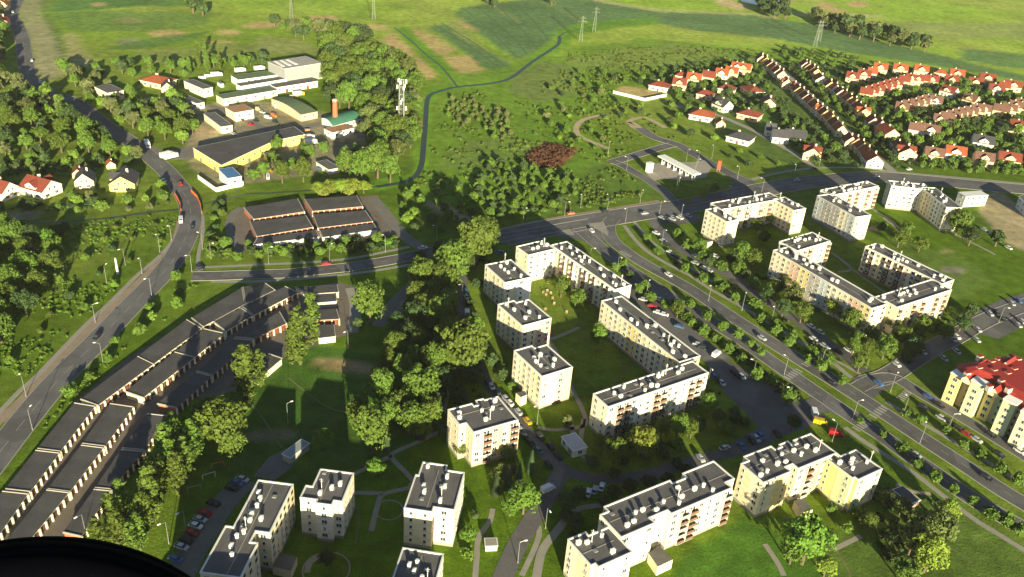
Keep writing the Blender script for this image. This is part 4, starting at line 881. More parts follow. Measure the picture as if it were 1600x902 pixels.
# red-roofed residential building at the right edge
def redblock():
    h = 12.5
    P = [at(x, y, h) for x, y in Z(1460, 530, 6.014, [(205, 300), (300, 372), (480, 445), (600, 520), (840, 668), (1000, 770), (1150, 560), (900, 250), (740, 175), (640, 170), (520, 205), (240, 235)])]
    for p in P: p.z = 0
    if area(P) < 0: P = P[::-1]
    FOOT.append([(p.x, p.y) for p in P]); c = sum(P, Vector())/len(P); root = empty('apartment_block', c); tag(root, 'cream block with a big red tiled hipped roof at the right edge', 'apartment block', 'apartment blocks of the estate')
    Q = [p-c for p in P]; n = len(Q); mb = MB(); cols = [m_cream, m_yellow, m_offw, m_green]
    for i in range(n):
        a, b_ = Q[i], Q[(i+1) % n]; L_ = (b_-a).length; k = max(1, round(L_/6)); d = (b_-a)/k
        for j in range(k):
            p, q_ = a+d*j, a+d*(j+1); mb.face([(p.x, p.y, 0), (q_.x, q_.y, 0), (q_.x, q_.y, h), (p.x, p.y, h)], cols[(i+j) % 4])
        u = (b_-a).normalized(); nr = Vector((u.y, -u.x, 0)); rz = math.atan2(nr.y, nr.x)+math.pi/2
        if nr.y < .3:
            nw = int(L_/3.2)
            for j in range(nw):
                for f in range(4): link('window', WIN_L if j % 2 else WIN_S, root, a+u*(L_*(j+.5)/nw)+Vector((0, 0, 1.9+f*2.9)), rz)
    mb.build('wall', root)
    m_rr = mat('roof_tiles_crimson', (0.27, 0.028, 0.024), .75, .18, .4, var2=.15, scale2=3)
    rb = MB(); O = inset(Q, -.5); I1 = inset(Q, 3.2); T = [p*0.82+(sum(Q, Vector())/n)*.18 for p in I1]
    for i in range(n):
        j = (i+1) % n
        rb.face([(O[i].x, O[i].y, h-.1), (O[j].x, O[j].y, h-.1), (I1[j].x, I1[j].y, h+2.6), (I1[i].x, I1[i].y, h+2.6)], m_rr)
        rb.face([(I1[i].x, I1[i].y, h+2.6), (I1[j].x, I1[j].y, h+2.6), (T[j].x, T[j].y, h+3.6), (T[i].x, T[i].y, h+3.6)], m_rr)
    rb.face([(p.x, p.y, h+3.6) for p in T], m_rr); rb.face([(p.x, p.y, h-.1) for p in O][::-1], m_white); rb.build('roof', root)
    for (x, y), mt, hh, wd in (((430, 400), m_green, 14.6, 4.6), ((565, 480), m_yellow, 12.8, 3.6), ((735, 575), m_green, 14.6, 4.6), ((235, 330), m_yellow, 12.8, 4.5), ((900, 690), m_cream, 14.6, 4.6)):
        p = at(1460+x/6.014, 530+y/6.014, hh)-c; u = (Q[(0)]-Q[1]); t = (at(1560, 616, h)-at(1510, 591, h)); rz = math.atan2(t.y, t.x); m2 = MB()
        m2.box((p.x, p.y, 0), (wd, 4.2, hh), mt, rz); m2.box((p.x, p.y, hh), (wd+.5, 4.7, .3), m_white, rz); o = m2.build('bay', root)
        nr = Vector((math.sin(rz), -math.cos(rz), 0))
        for f in range(4): link('window', WIN_L, o, Vector((p.x, p.y, 2.1+f*2.95))+nr*2.12, rz)
    rr = random.Random(4)
    for (x, y) in ((430, 165), (540, 210), (600, 190), (725, 165), (785, 190), (420, 270), (560, 290), (630, 390), (700, 465), (690, 320), (750, 280), (520, 445), (310, 320)):
        p = at(1460+x/6.014, 530+y/6.014, h+3.4)-c; m2 = MB(); m2.box((p.x, p.y, h+1.5), (2.0, 1.6, 2.4), m_offw, .4); m2.box((p.x, p.y, h+3.9), (2.3, 1.9, .15), m_rr, .4); m2.build('dormer', root)
    for (x, y, s_) in ((590, 470, .6), (330, 350, .55), (700, 240, .9), (450, 240, .7)):
        p = at(1460+x/6.014, 530+y/6.014, h+2)-c; m2 = MB(); a = math.atan2((at(1560, 616, h)-at(1510, 591, h)).y, (at(1560, 616, h)-at(1510, 591, h)).x); ux = Vector((math.cos(a), math.sin(a), 0)); uy = Vector((-ux.y, ux.x, 0))
        w_, l_, z0, z1 = 3.0*s_, 4.2*s_, h+1.2, h+4.6*s_+.6
        A_ = [Vector((p.x, p.y, 0))+ux*i*w_+uy*j*l_ for i, j in ((-1, -1), (1, -1), (1, 1), (-1, 1))]; F_, K_ = Vector((p.x, p.y, z1))-uy*(l_+.3), Vector((p.x, p.y, z1))+uy*l_
        q = [v+Vector((0, 0, z0)) for v in A_]; m2.face([q[0], q[3], K_, F_], m_rr); m2.face([q[1], F_, K_, q[2]], m_rr); m2.face([q[2], K_, q[3]], m_rr); m2.build('roof', root)
        m3 = MB(); m3.face([q[0]+Vector((0, 0, -1.4)), q[1]+Vector((0, 0, -1.4)), q[1], Vector((p.x, p.y, z1-.1))-uy*l_, q[0]], m_cream); m3.build('gable', root)
redblock()
# ------------------------------------------------------------ houses
m_hc = mat('house_cream', (.62, .50, .30), .85, .1, .4); m_hw = mat('house_white', (.66, .62, .54), .85, .1, .4)
WALLM = {'c': m_hc, 'w': m_hw, 'y': m_yellow, 'o': m_salmon, 'l': m_yel, 'g': m_grey}
ROOFM = {'o': m_tile_o, 'r': m_tile_r, 'b': m_tile_b, 'd': m_tile_d}
HP = {}
def house_proto(rc, wc, style):
    key = rc+wc+style
    if key in HP: return HP[key]
    wm, rm = WALLM[wc], ROOFM[rc]
    root = empty('house', (0, 0, 0)); W2, L2, hw = 4.6, 5.5, (4.6 if style != 'h' else 3.6); rise = 4.0 if style != 'h' else 3.0
    mb = MB(); pts = [(-W2, -L2), (W2, -L2), (W2, L2), (-W2, L2)]
    for i in range(4):
        a, b_ = pts[i], pts[(i+1) % 4]; mb.face([(a[0], a[1], 0), (b_[0], b_[1], 0), (b_[0], b_[1], hw), (a[0], a[1], hw)], wm)
    if style != 'h':
        mb.face([(-W2, -L2, hw), (W2, -L2, hw), (0, -L2, hw+rise)], wm); mb.face([(W2, L2, hw), (-W2, L2, hw), (0, L2, hw+rise)], wm)
    mb.build('wall', root)
    rb = MB(); ov, t = .5, .22; sl_ = rise/W2
    if style != 'h':
        for s in (-1, 1):
            e0 = Vector((s*(W2+ov), -L2-ov*.8, hw-ov*sl_)); e1 = Vector((s*(W2+ov), L2+ov*.8, hw-ov*sl_)); r0 = Vector((0, -L2-ov*.8, hw+rise)); r1 = Vector((0, L2+ov*.8, hw+rise)); u = Vector((0, 0, t))
            rb.face([e0+u, r0+u, r1+u, e1+u] if s < 0 else [e0+u, e1+u, r1+u, r0+u], rm); rb.face([e0, e1, r1, r0], m_white); rb.face([e0, e0+u, r0+u, r0], rm); rb.face([e1, e1+u, r1+u, r1], rm); rb.face([e0, e1, e1+u, e0+u], rm)
    else:
        E = [Vector((sx*(W2+ov), sy*(L2+ov), hw)) for sx, sy in ((-1, -1), (1, -1), (1, 1), (-1, 1))]; r0, r1 = Vector((0, -1.4, hw+rise)), Vector((0, 1.4, hw+rise)); u = Vector((0, 0, t))
        rb.face([E[0]+u, E[1]+u, r0+u], rm); rb.face([E[1]+u, E[2]+u, r1+u, r0+u], rm); rb.face([E[2]+u, E[3]+u, r1+u], rm); rb.face([E[3]+u, E[0]+u, r0+u, r1+u], rm); rb.face(E[::-1], m_white)
        for i in range(4): rb.face([E[i], E[(i+1) % 4], E[(i+1) % 4]+u, E[i]+u], m_white)
    rfo = rb.build('roof', root)
    cb = MB(); cb.box((1.3, 1.5, hw+rise-2.0), (.8, .8, 2.9), m_offw); cb.box((1.3, 1.5, hw+rise+.9), (1.0, 1.0, .12), m_tile_b); cb.build('chimney', rfo)
    for x, y, z, rz in ((-2.3, -L2, 1.7, 0), (1.9, -L2, 1.7, 0), (-1.2, -L2, 4.6 if style != 'h' else 1.8, 0), (1.2, -L2, 4.6 if style != 'h' else 1.8, 0), (-W2, -3, 1.8, -math.pi/2), (-W2, 2.8, 1.8, -math.pi/2), (W2, 0, 1.8, math.pi/2), (0, L2, 1.8, math.pi)):
        link('window', WIN_L if abs(x) > 1.5 else WIN_S, root, (x, y, z), rz)
    db = MB(); db.box((0, 0, 0), (1.1, .1, 2.1), m_brown); link('door', db.mesh('door'), root, (-W2, 0, 0), -math.pi/2)
    if style in 'dx':                        # a cross gable with its own small roof
        for s in ((-1,) if style == 'd' else (-1, 1)):
            d = MB(); x0 = s*(W2+.05); w2, dp = 2.5, 3.0; zt = hw+.5
            xi = x0-s*dp*1.4
            d.face([(x0, -w2, hw-1), (x0, w2, hw-1), (x0, w2, zt+1), (x0, 0, zt+2.9), (x0, -w2, zt+1)], wm)
            for k in (-1, 1): d.face([(x0, k*w2, hw-1), (xi, k*w2, hw-1), (xi, k*w2, zt+1), (x0, k*w2, zt+1)], wm)
            dd = d.build('dormer', root); q = MB()
            for k in (-1, 1): q.face([(x0+s*.35, k*(w2+.35), zt+.75), (xi, k*(w2+.35), zt+.75), (xi, 0, zt+3.1), (x0+s*.35, 0, zt+3.1)], rm)
            q.build('roof', dd); link('window', WIN_S, dd, (x0, 0, zt+.8), s*math.pi/2)
    reg(root); root['used'] = 0; HP[key] = root
    return root
def house(px, py, rc, wc, style, rz, sx=1, sy=1, sz=1, desc=None, place=None, label=None, group='houses of the red-roofed estate'):
    p = house_proto(rc, wc, style); loc = at(px, py, 3.5); loc.z = 0
    if p['used'] == 0: p['used'] = 1; p.location = loc; p.rotation_euler = (0, 0, R(rz)); p.scale = (sx, sy, sz); o = p
    else: o = copy_thing(p, loc, R(rz), (sx, sy, sz)); 
    c_, s_ = math.cos(R(rz)), math.sin(R(rz)); FOOT.append([(loc.x+a*c_-b_*s_, loc.y+a*s_+b_*c_) for a, b_ in ((-4.6*sx, -5.5*sy), (4.6*sx, -5.5*sy), (4.6*sx, 5.5*sy), (-4.6*sx, 5.5*sy))])
    if label: tag(o, label, 'house', group)
    else: book(o, desc, place, 'house', group)
    return o
CN = {'o': 'orange-roofed', 'r': 'red-roofed', 'b': 'brown-roofed', 'd': 'dark-roofed'}; WN = {'c': 'cream', 'w': 'white', 'y': 'yellow', 'o': 'salmon', 'l': 'lemon', 'g': 'grey'}
def houses(ox, oy, s, L_, place, rz, **k):
    for t in L_:
        x, y, rc, wc, st = t[:5]; r2 = t[5] if len(t) > 5 else rz; q = (t[6] if len(t) > 6 else 1)*(.84 if place in (NRX, SRX) else .9)
        house(ox+x/s, oy+y/s, rc, wc, st, r2, q, q, desc='%s %s house' % (CN[rc], WN[wc]), place=place, **k)
rr = random.Random(9); NRX = 'in the northern row of the estate'; SRX = 'in the second row from the fields'
WR = 'in the row left of the straight estate street'; ER = 'in the row right of the straight estate street'
houses(1150, 80, 8, [(310, 105, 'r', 'c', 'g'), (365, 130, 'o', 'y', 'g'), (425, 185, 'r', 'c', 'g'), (475, 225, 'o', 'c', 'g'), (520, 270, 'r', 'w', 'g'), (565, 300, 'o', 'c', 'g'), (625, 405, 'r', 'c', 'd'), (725, 430, 'r', 'o', 'h'), (770, 500, 'r', 'c', 'g'), (820, 535, 'o', 'c', 'g'),
    (870, 590, 'r', 'w', 'g'), (930, 640, 'o', 'c', 'g'), (990, 700, 'r', 'c', 'g'), (1050, 745, 'o', 'w', 'd'), (1105, 795, 'r', 'c', 'g'), (1180, 850, 'o', 'y', 'g')], WR, -2, )
houses(1300, 170, 8, [(35, 205, 'r', 'c', 'g'), (95, 270, 'o', 'c', 'g'), (215, 410, 'r', 'c', 'g'), (290, 430, 'o', 'c', 'g'), (360, 480, 'r', 'c', 'g'), (430, 560, 'o', 'c', 'g'), (505, 640, 'o', 'w', 'g', -2, 1.3)], WR, -2)
houses(1150, 80, 8, [(860, 185, 'r', 'w', 'g'), (900, 205, 'o', 'c', 'g'), (955, 245, 'r', 'c', 'g'), (995, 275, 'o', 'y', 'g'), (1050, 360, 'o', 'w', 'g', -2, 1.25), (1165, 435, 'r', 'c', 'g'), (1235, 475, 'o', 'w', 'g'), (1300, 535, 'r', 'w', 'g'), (1355, 565, 'o', 'c', 'g'), (1415, 620, 'r', 'c', 'g'), (1475, 655, 'o', 'c', 'g'), (1530, 720, 'r', 'c', 'g'), (1580, 770, 'o', 'y', 'x', -2, 1.25)], ER, -2)
houses(1300, 170, 8, [(500, 170, 'r', 'g', 'g'), (590, 205, 'r', 'w', 'g'), (690, 300, 'r', 'o', 'g', 12, 1.4), (820, 450, 'r', 'c', 'h', 0, .9), (915, 540, 'r', 'c', 'x', -5, 1.45)], ER, -2)
WE = 'in the western corner of the estate'
houses(950, 90, 8, [(650, 345, 'r', 'w', 'h', 70, 1.5), (920, 225, 'r', 'c', 'h'), (895, 335, 'r', 'o', 'd', 75, 1.1), (1075, 270, 'o', 'c', 'x', 75, 1.2), (1260, 245, 'r', 'c', 'g', 70, 1.1), (1425, 215, 'o', 'w', 'd', 70, 1.1), (1545, 190, 'o', 'c', 'd', 70, 1.1), (1220, 455, 'r', 'o', 'h', 70, 1.25), (1490, 385, 'r', 'c', 'h', 70, 1.3), (1430, 600, 'd', 'w', 'x', 35, 1.25), (1180, 705, 'o', 'w', 'h', 72, 1.7)], WE, 75)
houses(1150, 80, 8, [(20, 215, 'o', 'w', 'd', 70, 1.1), (95, 225, 'o', 'y', 'x', 70, 1.25), (205, 480, 'r', 'c', 'h', 15, 1.6), (400, 650, 'b', 'c', 'g', -8, 1.3), (175, 785, 'r', 'o', 'h', 60, 1.55)], WE, 75)
house(*Z(1120, 170, 8, [(45, 165)])[0], 'o', 'c', 'g', 0, .7, .7, .7, label='tiny orange-roofed cream outbuilding beside the estate access track')
NR = 'in the northern row of the estate'
houses(1300, 90, 8, [(255, 255, 'r', 'o', 'x', 70, 1.15), (400, 225, 'r', 'o', 'x', 70, 1.2), (500, 200, 'o', 'c', 'g', 75, .9), (600, 140, 'o', 'c', 'x', 75, 1.3), (850, 150, 'o', 'c', 'x', 75, 1.35), (1110, 165, 'o', 'c', 'x', 75, 1.35), (1360, 190, 'o', 'c', 'h', 75, 1.3), (1555, 215, 'o', 'c', 'x', 75, 1.35)], NR, 75)
houses(1420, 90, 8.889, [(1085, 300, 'r', 'c', 'x', 75, 1.4), (1430, 400, 'r', 'c', 'x', 75, 1.5)], NR, 75)
SR = 'in the second row from the fields'
houses(1300, 90, 8, [(900, 300, 'r', 'c', 'g', 72), (985, 280, 'r', 'c', 'd', 72), (1070, 290, 'r', 'c', 'x', 72), (1150, 290, 'r', 'c', 'g', 72), (1240, 295, 'r', 'c', 'x', 72, 1.2)], SR, 72)
houses(1420, 90, 8.889, [(590, 330, 'r', 'c', 'x', 72, 1.2), (920, 360, 'r', 'c', 'x', 72, 1.3), (1210, 450, 'r', 'w', 'x', 72, 1.3), (560, 480, 'r', 'w', 'x', 40, 1.3), (1320, 420, 'r', 'c', 'g', 72)], SR, 72)
TR = 'in the terrace with reddish roofs'
houses(1300, 90, 8, [(425, 455, 'r', 'c', 'g', 70), (500, 435, 'r', 'o', 'x', 70), (575, 410, 'r', 'c', 'x', 70), (650, 385, 'r', 'c', 'x', 70), (725, 360, 'r', 'o', 'x', 70), (805, 335, 'r', 'c', 'x', 70)], TR, 70)
BT = 'in the upper brown-roofed terrace'
houses(1300, 90, 8, [(870, 640, 'b', 'y', 'x', 70), (960, 620, 'b', 'o', 'x', 70, 1.1), (1050, 600, 'b', 'o', 'x', 70), (1130, 570, 'b', 'c', 'x', 70), (1205, 550, 'b', 'w', 'x', 70), (1290, 560, 'b', 'w', 'x', 70)], BT, 70)
houses(1420, 90, 8.889, [(860, 600, 'b', 'c', 'x', 40, 1.1)], BT, 40)
LT = 'in the lower brown-roofed terrace'
houses(1300, 170, 8, [(1045, 265, 'b', 'w', 'g', 70), (1120, 260, 'b', 'w', 'x', 70), (1230, 285, 'b', 'w', 'x', 70, 1.2)], LT, 70)
houses(1420, 90, 8.889, [(430, 880, 'b', 'c', 'x', 70), (525, 850, 'b', 'c', 'g', 70), (610, 830, 'b', 'c', 'x', 70), (690, 805, 'b', 'c', 'x', 70), (770, 790, 'b', 'o', 'x', 70), (855, 775, 'b', 'c', 'x', 70), (945, 745, 'b', 'o', 'x', 70), (1040, 740, 'b', 'c', 'x', 70)], LT, 70)
RT = 'in the short terrace at the right edge'
houses(1420, 90, 8.889, [(1280, 740, 'b', 'c', 'g', 65, 1.2), (1390, 730, 'b', 'c', 'x', 65, 1.1), (1480, 690, 'b', 'c', 'x', 65), (1560, 660, 'b', 'y', 'x', 65)], RT, 65)
FR = 'in the front row facing the main road'
houses(1440, 170, 8.2, [(150, 590, 'b', 'c', 'x', 75, 1.2), (425, 570, 'o', 'w', 'x', 75, 1.3), (790, 650, 'b', 'o', 'x', 75, 1.2), (1110, 650, 'r', 'c', 'x', 75, 1.4), (780, 430, 'd', 'w', 'x', 72, 1.4), (1250, 240, 'r', 'c', 'x', 60, 1.4)], FR, 75)
houses(1120, 170, 8, [(300, 350, 'd', 'w', 'h', 60, 1.6), (785, 350, 'd', 'w', 'g', 85, 1.1), (970, 350, 'd', 'w', 'g', 85, 1.4), (670, 270, 'd', 'w', 'g', 85, .7), (1190, 550, 'r', 'c', 'x', -15, 1.35)], 'beside the curved access track', 75)
for x, y, rc, wc, st, rz, q, lab in ((64, 292, 'r', 'w', 'x', 70, 1.35, 'white house with red tiled roof and dormer among the left gardens'), (3, 296, 'r', 'w', 'g', 70, 1.1, 'white house with a red roof cut by the left edge'),
    (133, 280, 'd', 'c', 'g', 20, 1.0, 'small dark-roofed cream house between garden trees on the left'), (194, 282, 'd', 'l', 'd', 15, 1.35, 'yellow house with a grey hipped roof near the road bend'), (247, 125, 'o', 'c', 'h', 70, 1.7, 'house with a broad orange roof beyond the works trees'),
    (262, 136, 'd', 'c', 'g', 20, .9, 'small pale house just right of the broad orange-roofed house'), (172, 252, 'o', 'c', 'g', 30, .5, 'tiny cream garden hut above the yellow house'), (122, 266, 'r', 'c', 'g', 20, .6, 'tiny red-roofed shed behind the small dark-roofed house'),
    (4, 8, 'o', 'c', 'g', 20, 1.1, 'cream house at the top left corner of the picture'), (3, 34, 'o', 'c', 'g', 20, 1.1, 'orange-roofed house at the left edge near the top')):
    house(x, y, rc, wc, st, rz, q, q, q if q < 1 else 1, label=lab, group=None)

# ------------------------------------------------------------ cars
def paint(n_, c_): return mat('car_paint_'+n_, c_, .3, 0, 1, metal=.2)
PAINT = {'w': (paint('white', (.7, .7, .7)), 'white'), 's': (paint('silver', (.42, .44, .46)), 'silver'), 'd': (paint('black', (.02, .022, .03)), 'black'), 'b': (paint('blue', (.06, .13, .32)), 'blue'), 'r': (paint('red', (.40, .02, .025)), 'red'),
         'y': (paint('yellow', (.62, .38, .02)), 'yellow'), 'g': (paint('green', (.04, .16, .12)), 'dark green'), 'o': (paint('orange', (.6, .2, .04)), 'orange')}
CP = {}
def loft(mb, secs, m):                       # secs: (x, half width, z0, z1)
    for i in range(len(secs)-1):
        (x0, w0, a0, b0), (x1, w1, a1, b1) = secs[i], secs[i+1]
        mb.face([(x0, -w0, b0), (x1, -w1, b1), (x1, w1, b1), (x0, w0, b0)], m)
        mb.face([(x0, -w0, a0), (x1, -w1, a1), (x1, -w1, b1), (x0, -w0, b0)], m); mb.face([(x0, w0, a0), (x0, w0, b0), (x1, w1, b1), (x1, w1, a1)], m)
        mb.face([(x0, -w0, a0), (x0, w0, a0), (x1, w1, a1), (x1, -w1, a1)], m)
    for s in (0, -1):
        x, w_, a, b_ = secs[s]; f = [(x, -w_, a), (x, -w_, b_), (x, w_, b_), (x, w_, a)]; mb.face(f if s == 0 else f[::-1], m)
def car_proto(c, kind):
    if c+kind in CP: return CP[c+kind]
    pm = PAINT[c][0]; root = empty('car' if kind == 'c' else ('van' if kind == 'v' else 'truck'), (0, 0, 0)); mb = MB()
    if kind == 'c':
        loft(mb, [(-2.15, .78, .35, .8), (-2.0, .84, .25, .95), (-1.3, .88, .25, 1.0), (.9, .88, .25, .95), (1.9, .84, .25, .78), (2.15, .74, .35, .62)], pm)
        mb.box((-.3, 0, 1.36), (1.75, 1.28, .08), pm, 0, .9); mb.build('body', root)
        g = MB(); loft(g, [(-1.85, .68, .95, .98), (-1.25, .72, .95, 1.38), (.55, .70, .93, 1.37), (1.25, .70, .90, .93)], m_glass); g.build('cabin_glass', root); wx, wy, wr = 1.35, .8, .31
    elif kind == 'v':
        loft(mb, [(-2.6, .92, .4, 2.1), (-2.5, .95, .35, 2.2), (1.1, .95, .35, 2.2), (1.7, .92, .35, 1.5), (2.4, .88, .35, 1.1), (2.6, .8, .4, .8)], pm); mb.build('body', root)
        g = MB(); g.face([(1.13, -.8, 2.12), (1.72, -.8, 1.52), (1.72, .8, 1.52), (1.13, .8, 2.12)], m_glass)
        for f in g.v: pass
        g.v = [(x+.03, y, z+.03) for x, y, z in g.v]; g.build('windscreen', root); wx, wy, wr = 1.6, .87, .36
    else:
        mb.box((2.9, 0, .5), (1.9, 2.3, 2.3), pm); mb.build('cab', root); m2 = MB(); m2.box((-1.2, 0, .8), (6.2, 2.45, 2.6), m_white); m2.box((-.6, 0, .5), (8.0, .9, .28), m_plinth); m2.build('cargo_box', root)
        g = MB(); g.box((3.87, 0, 1.6), (.06, 2.0, .9), m_glass); g.build('windscreen', root); wx, wy, wr = 2.7, 1.05, .48
    for sx in (-1, 1):
        for sy in (-1, 1):
            t = MB(); t.tube((sx*wx, sy*(wy-.1), wr), (sx*wx, sy*(wy+.1), wr), wr, wr, m_rubber, 10); t.tube((sx*wx, sy*(wy+.1), wr), (sx*wx, sy*(wy+.12), wr), wr*.55, wr*.55, m_metal, 8); t.build('wheel', root)
    reg(root); root['used'] = 0; CP[c+kind] = root; return root
def car(x, y, c, d, place, kind='c', label=None, group=None):
    p = car_proto(c, kind); loc = at(x, y); a, b_ = at(x-d[0], y-d[1]), at(x+d[0], y+d[1]); rz = math.atan2(b_.y-a.y, b_.x-a.x); z = 0.13
    for f in (loc,): f.z = z
    if p['used'] == 0: p['used'] = 1; p.location = loc; p.rotation_euler = (0, 0, rz); o = p
    else: o = copy_thing(p, loc, rz)
    kn = {'c': 'car', 'v': 'van', 't': 'truck'}[kind]
    if label: tag(o, label, kn, group)
    else: book(o, PAINT[c][1]+' '+kn, place, kn, group or 'parked and moving cars')
def cars(L_, d, place, kind='c'):
    for t in L_: car(t[0], t[1], t[2], t[3] if len(t) > 3 else d, place, t[4] if len(t) > 4 else kind)
cars([(379, 751, 's'), (370, 757, 'b'), (362, 765, 'd'), (334, 789, 'd'), (320, 804, 'r'), (313, 814, 's'), (306, 824, 'w'), (300, 835, 'r'), (291, 846, 'd'), (284, 857, 's'), (262, 895, 'w'), (275, 876, 'b')], (3, 1), 'parked along the bottom left parking lane')
cars([(728, 457, 'b'), (729, 466, 's'), (730, 476, 'd'), (730, 494, 'w', (.3, 3), 'v'), (752, 586, 'd'), (760, 597, 'd'), (768, 606, 's'), (779, 618, 'd')], (1, 2), 'parked along the upper inner street')
cars([(790, 625, 's'), (797, 632, 'w'), (810, 646, 's'), (813, 674, 's'), (818, 682, 'd'), (829, 694, 'd'), (841, 706, 'g'), (844, 684, 'd'), (860, 700, 'd'), (872, 715, 'd'), (856, 728, 'd')], (2, 2.4), 'on the inner street below the square blocks')
car(824, 660, 'y', (2, 2.4), '', label='bright yellow car parked at the foot of the square white and orange block')
car(856, 767, 'w', (2.2, -1), '', 'v', label='white van stopped at the street corner above the jagged white block')
cars([(919, 772, 'w', (1, -3)), (929, 768, 's', (1, -3)), (940, 763, 'w', (1, -3)), (1094, 718, 's', (2, 2.5)), (1132, 702, 's', (3, -1))], (1, -3), 'parked in the shade behind the jagged white block')
cars([(1158, 699, 'b'), (1174, 690, 'd'), (1181, 687, 's'), (1188, 683, 'b'), (1214, 680, 'd')], (2.4, 3), 'parked on the shaded lot above the yellow block')
car(1281, 663, 'y', (2.5, .6), '', 'v', label='yellow van parked behind the yellow block near the dual carriageway')
car(1306, 681, 'r', (3, .8), '', 'v', label='red van parked in the shade beside the green block section')
car(1272, 650, 'w', (1, 3), '', 'v', label='white van standing at the estate exit to the dual carriageway')
cars([(1005, 470, 's'), (1019, 480, 'r'), (1030, 470, 'w'), (1038, 474, 's'), (1028, 490, 'w'), (1037, 493, 'w'), (1061, 512, 'b'), (1090, 540, 's'), (1097, 545, 'd')], (3, .8), 'parked behind the long cream block by the carriageway')
car(1119, 556, 'w', (2.4, -1.8), '', 'v', label='white van at the upper end of the broad parking street')
cars([(1116, 591, 'b'), (1127, 600, 's'), (1122, 596, 'd'), (1147, 585, 'd'), (1152, 589, 'd'), (1158, 590, 's')], (2, 2), 'on the broad parking street')
cars([(1034, 342, 's'), (1042, 345, 'd'), (1050, 344, 's'), (1062, 342, 'w'), (1075, 339, 's'), (1025, 366, 'w'), (1036, 378, 's'), (1041, 383, 'd'), (1047, 396, 'w'), (1054, 401, 'd'), (1061, 406, 'd'), (1087, 402, 'w'), (1117, 402, 'w'), (1086, 413, 's'), (1100, 421, 'w'), (1107, 424, 's')], (3, 1.4), 'parked along the service road below the main road')
car(1132, 415, 'o', (2, 1), '', label='small orange car parked beside the service road trees')
cars([(946, 332, 'd'), (892, 335, 'o'), (1007, 335, 's'), (1369, 277, 'w'), (924, 362, 'w', (2, 2)), (661, 389, 'w'), (781, 396, 'b'), (1420, 266, 'w'), (1245, 283, 's')], (3, -.4), 'on the main road')
cars([(1044, 431, 'w'), (1190, 530, 's'), (1372, 600, 'b'), (1300, 601, 'd'), (1430, 713, 's'), (1540, 748, 'd')], (3, 2), 'driving on the dual carriageway')
car(510, 414, 'r', (3, -.3), '', label='bright red car driving on the cross street below the top garages')
car(282, 289, 'r', (1.4, 2.6), '', label='red car driving through the bend above the orange railings')
car(283, 347, 'w', (0, 3), '', 'v', label='white van pulled up on the verge inside the road bend')
cars([(301, 356, 'd', (0, 3)), (256, 284, 'w', (2, 2.4)), (312, 421, 'd', (3, 0)), (152, 528, 'd', (-2, 2.2)), (50, 96, 'w', (0, 3)), (64, 130, 'w', (2, 1)), (15, 11, 'w', (1, 2)), (20, 20, 'w', (1, 2))], (1, 3), 'on the long left road')
car(250, 565, 's', (3, -2), '', label='silver blue car standing in the lane between the outer garage rows')
car(181, 684, 'd', (1.3, -2), '', label='black car standing in the lane beside the brick garages')
car(15, 812, 'd', (2, -2.4), '', label='dark car at the bottom left end of the outer garage lane')
cars([(1267, 512, 's'), (1281, 521, 's'), (1271, 532, 'w'), (1287, 542, 's'), (1309, 552, 'd'), (1325, 549, 'w')], (3, 2), 'parked on the service road below the open quad')
cars([(1488, 532, 's'), (1494, 528, 'w'), (1494, 551, 's'), (1474, 562, 's'), (1441, 552, 's'), (1400, 571, 'w'), (1416, 566, 'd'), (1525, 533, 's'), (1527, 517, 's'), (1546, 492, 's'), (1556, 489, 'd'), (1580, 476, 's'), (1591, 472, 'b'), (1590, 510, 's'), (1596, 504, 's'), (1565, 500, 'd')], (2, 1.6), 'parked near the red-roofed block street')
cars([(1450, 622, 'b'), (1467, 635, 'd'), (1442, 638, 'd'), (1470, 655, 's'), (1480, 660, 'd'), (1498, 672, 'd'), (1547, 681, 'd'), (1592, 707, 'w'), (1510, 680, 'r'), (1525, 689, 's'), (1560, 712, 'd')], (3, 1.9), 'parked along the lane below the red-roofed block')
cars([(1575, 389, 'w'), (1550, 367, 'b'), (1537, 360, 's'), (1560, 376, 's')], (3, 1.6), 'parked by the sandy ground at the right')
cars([(376, 113, 'w', (3, -.4), 't'), (406, 110, 'w', (3, -.4), 't'), (380, 135, 'w', (3, -.5), 't'), (386, 186, 'w', (2, .4), 'v'), (419, 186, 'w', (2, .5), 'v'), (410, 177, 'w'), (392, 196, 'r'), (430, 192, 'd'), (377, 188, 'd'), (316, 124, 'w', (3, -.2), 'v'), (325, 121, 'w', (3, -.2), 'v'), (339, 120, 'w', (3, -.2), 't'), (366, 211, 's'), (400, 190, 'd'), (428, 183, 'o', (2, 1), 'v'), (467, 150, 'y', (3, -.2), 't'), (500, 265, 'b'), (419, 279, 'w', (0, 2), 'v'), (419, 270, 'o', (2, 0), 'v'), (482, 219, 'w', (3, -.5), 't'), (486, 226, 'w', (3, -.5), 't'), (563, 202, 's', (1, 2), 'v')], (2, .6), 'standing in the works yard')
cars([(228, 158, 'b'), (234, 158, 's'), (241, 157, 'b'), (248, 158, 's'), (256, 157, 's'), (264, 158, 'b'), (231, 230, 'w', (1.5, 3), 't'), (262, 246, 'w', (3, -.8), 't'), (268, 248, 'w', (3, -.8), 't'), (255, 243, 's')], (1, 2), 'parked beside the left road near the works')

